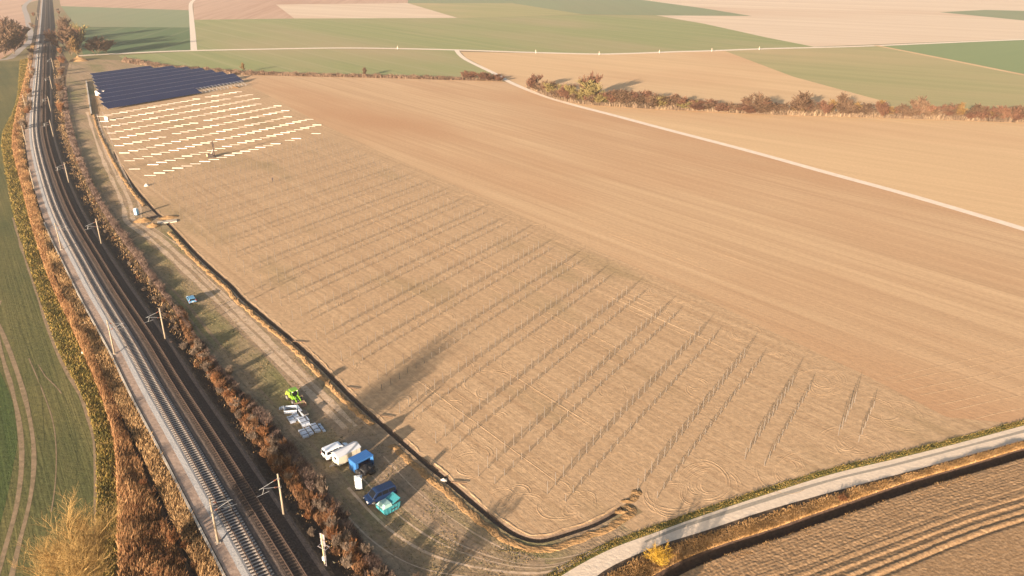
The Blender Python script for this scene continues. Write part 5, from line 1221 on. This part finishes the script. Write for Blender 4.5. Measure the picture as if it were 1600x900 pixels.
# people: one continuous skinned figure each
M['cloth'] = m_paint('dark_workwear', (0.045, 0.04, 0.05), 0.9, 0, 0.1, 0)
def person(loc, rz, m, label, step=0.25):
    P = [(0, 0, .95), (0, 0, 1.15), (0, 0, 1.42), (0, 0, 1.52), (0, .02, 1.66), (0, .02, 1.78),
         (.20, 0, 1.42), (.27, .03, 1.15), (.26, .13, .92), (.26, .17, .83), (-.20, 0, 1.42), (-.27, -.02, 1.15), (-.27, .06, .92), (-.27, .10, .83),
         (.10, 0, .90), (.11, step * .6, .50), (.11, step, .08), (.11, step + .17, .04), (-.10, 0, .90), (-.11, -step * .2, .50), (-.11, -step, .08), (-.11, -step + .17, .04)]
    E_ = [(0, 1), (1, 2), (2, 3), (3, 4), (4, 5), (2, 6), (6, 7), (7, 8), (8, 9), (2, 10), (10, 11), (11, 12), (12, 13), (0, 14), (14, 15), (15, 16), (16, 17), (0, 18), (18, 19), (19, 20), (20, 21)]
    rad = [.15, .14, .16, .06, .10, .085, .075, .055, .04, .045, .075, .055, .04, .045, .10, .075, .05, .045, .10, .075, .05, .045]
    me = bpy.data.meshes.new('person'); me.from_pydata(P, E_, []); o = link(bpy.data.objects.new('person', me)); me.materials.append(m)
    s = o.modifiers.new('skin', 'SKIN'); o.modifiers.new('sub', 'SUBSURF').levels = 1; o.modifiers['sub'].render_levels = 1
    for v, r in zip(me.skin_vertices[0].data, rad): v.radius = (r, r)
    me.skin_vertices[0].data[0].use_root = True
    o.location = (*loc, 0.01); o.rotation_euler = (0, 0, rz); return tag(o, label, 'person')
person(g(426, 284), .4, M['cloth'], 'tiny distant person in dark workwear walking on the bare field')

# railway signal on its foundation, bottom centre-left
M['mossy'] = m_noise('mossy_concrete', [(0.20, 0.17, 0.05), (0.40, 0.33, 0.10), (0.48, 0.42, 0.30)], 1.4, 5, .9)
M['sig'] = m_paint('signal_grey', (0.34, 0.31, 0.33), .5, .2, .1, 0); M['sigy'] = m_paint('signal_post_paint', (0.55, 0.47, 0.22), .55, 0, .15, 0)
sp = g(508, 884, .3); t = empty('railway_signal', (*sp, .2), R(-32)); tag(t, 'railway signal seen from behind on a mossy concrete platform', 'railway signal')
MB().box(-1.3, 1.0, -.9, 1.1, -.5, .35, .96).build('platform', M['mossy'], t, .04); MB().box(-1.35, 1.05, -1.0, -.9, -.4, .42).build('kerb', M['concrete'], t)
MB().tube((0, 0, .3), (0, 0, 5.6), .11, .10, 10).build('post', M['sigy'], t); MB().box(-.22, .22, -.2, .2, 1.1, 1.8).build('junction_box', M['toilet_w'], t, .03)
MB().box(-.75, .75, -.25, -.19, 3.4, 3.46).box(-.75, .75, .5, .56, 3.4, 3.46).box(-.75, -.69, -.19, .5, 3.4, 3.46).box(.69, .75, -.19, .5, 3.4, 3.46).build('service_cage', M['sig'], t)
for k, z in enumerate((3.6, 4.7)):
    sgn = MB().box(-.42, .42, .10, .16, z, z + .95).build('signal_screen', M['sig'], t, .05)
    for q in range(3): MB().tube((-.2 + .2 * q, .16, z + .3 + .2 * (q % 2)), (-.2 + .2 * q, .42, z + .3 + .2 * (q % 2)), .09, .09, 10).build('hood', M['plastic'], sgn)
ld = MB().box(.30, .34, -.3, -.26, .4, 5.3).box(.62, .66, -.3, -.26, .4, 5.3)
for k in range(16): ld.box(.34, .62, -.29, -.27, .6 + k * .29, .63 + k * .29)
ld.build('ladder', M['sig'], t)
# white marker posts by the far lane and a pale pole beside the panels
mk = empty('marker_post'); MB().box(-.16, .16, -.16, .16, -.1, 2.6, .9).build('post', M['white'], mk); MB().box(-.19, .19, -.19, .19, 2.1, 2.3).build('band', M['redlamp'], mk)
for k, (x, y) in enumerate([(837, 83), (936, 86), (1030, 83), (1112, 80.5), (1186, 78), (621, 77)]):
    o = mk if k == 0 else copy_tree(mk); o.location = (*g(x, y), 0)
    tag(o, ['white marker post left of the lane bend', 'white marker post at the lowest point of the far lane', 'white marker post above the hedgerow trees', 'white marker post where tan field meets olive field', 'white marker post farthest right on the far lane', 'white marker post near the far lane junction'][k], 'marker post', 'white marker posts along the far lane')
pts = gp([(135, 128), (137, 142), (140, 162), (143, 180)]); P, _ = resample(pts, 3)
tag(loft('low_barrier', P, [(-.35, .0), (-.35, .75), (.35, .75), (.35, 0)], M['concrete'], kind=None), 'low pale barrier line on the meadow left of the solar panels', 'barrier')
rib('spoil_strip', [(148, 150), (149, 165), (151, 178)], 3.5, M['spoil'], 0.03, 0.4)

# ------------------------------------------------------------------ air
def haze():
    x0, x1, y0, y1, z0, z1 = -15000, 15000, -700, 15000, -3.0, 96.0
    n = bpy.data.materials.new('haze_air'); n.use_nodes = True; nt = n.node_tree
    nt.nodes.remove(nt.nodes['Principled BSDF'])
    v = nt.nodes.new('ShaderNodeVolumePrincipled'); v.inputs['Color'].default_value = (0.92, 0.90, 0.90, 1); v.inputs['Density'].default_value = 0.00013; v.inputs['Anisotropy'].default_value = 0.3
    nt.links.new(v.outputs[0], nt.nodes['Material Output'].inputs['Volume'])
    b = MB().box(x0, x1, y0, y1, z0, z1); o = b.build('haze', n); tag(o, kind='stuff')
haze()
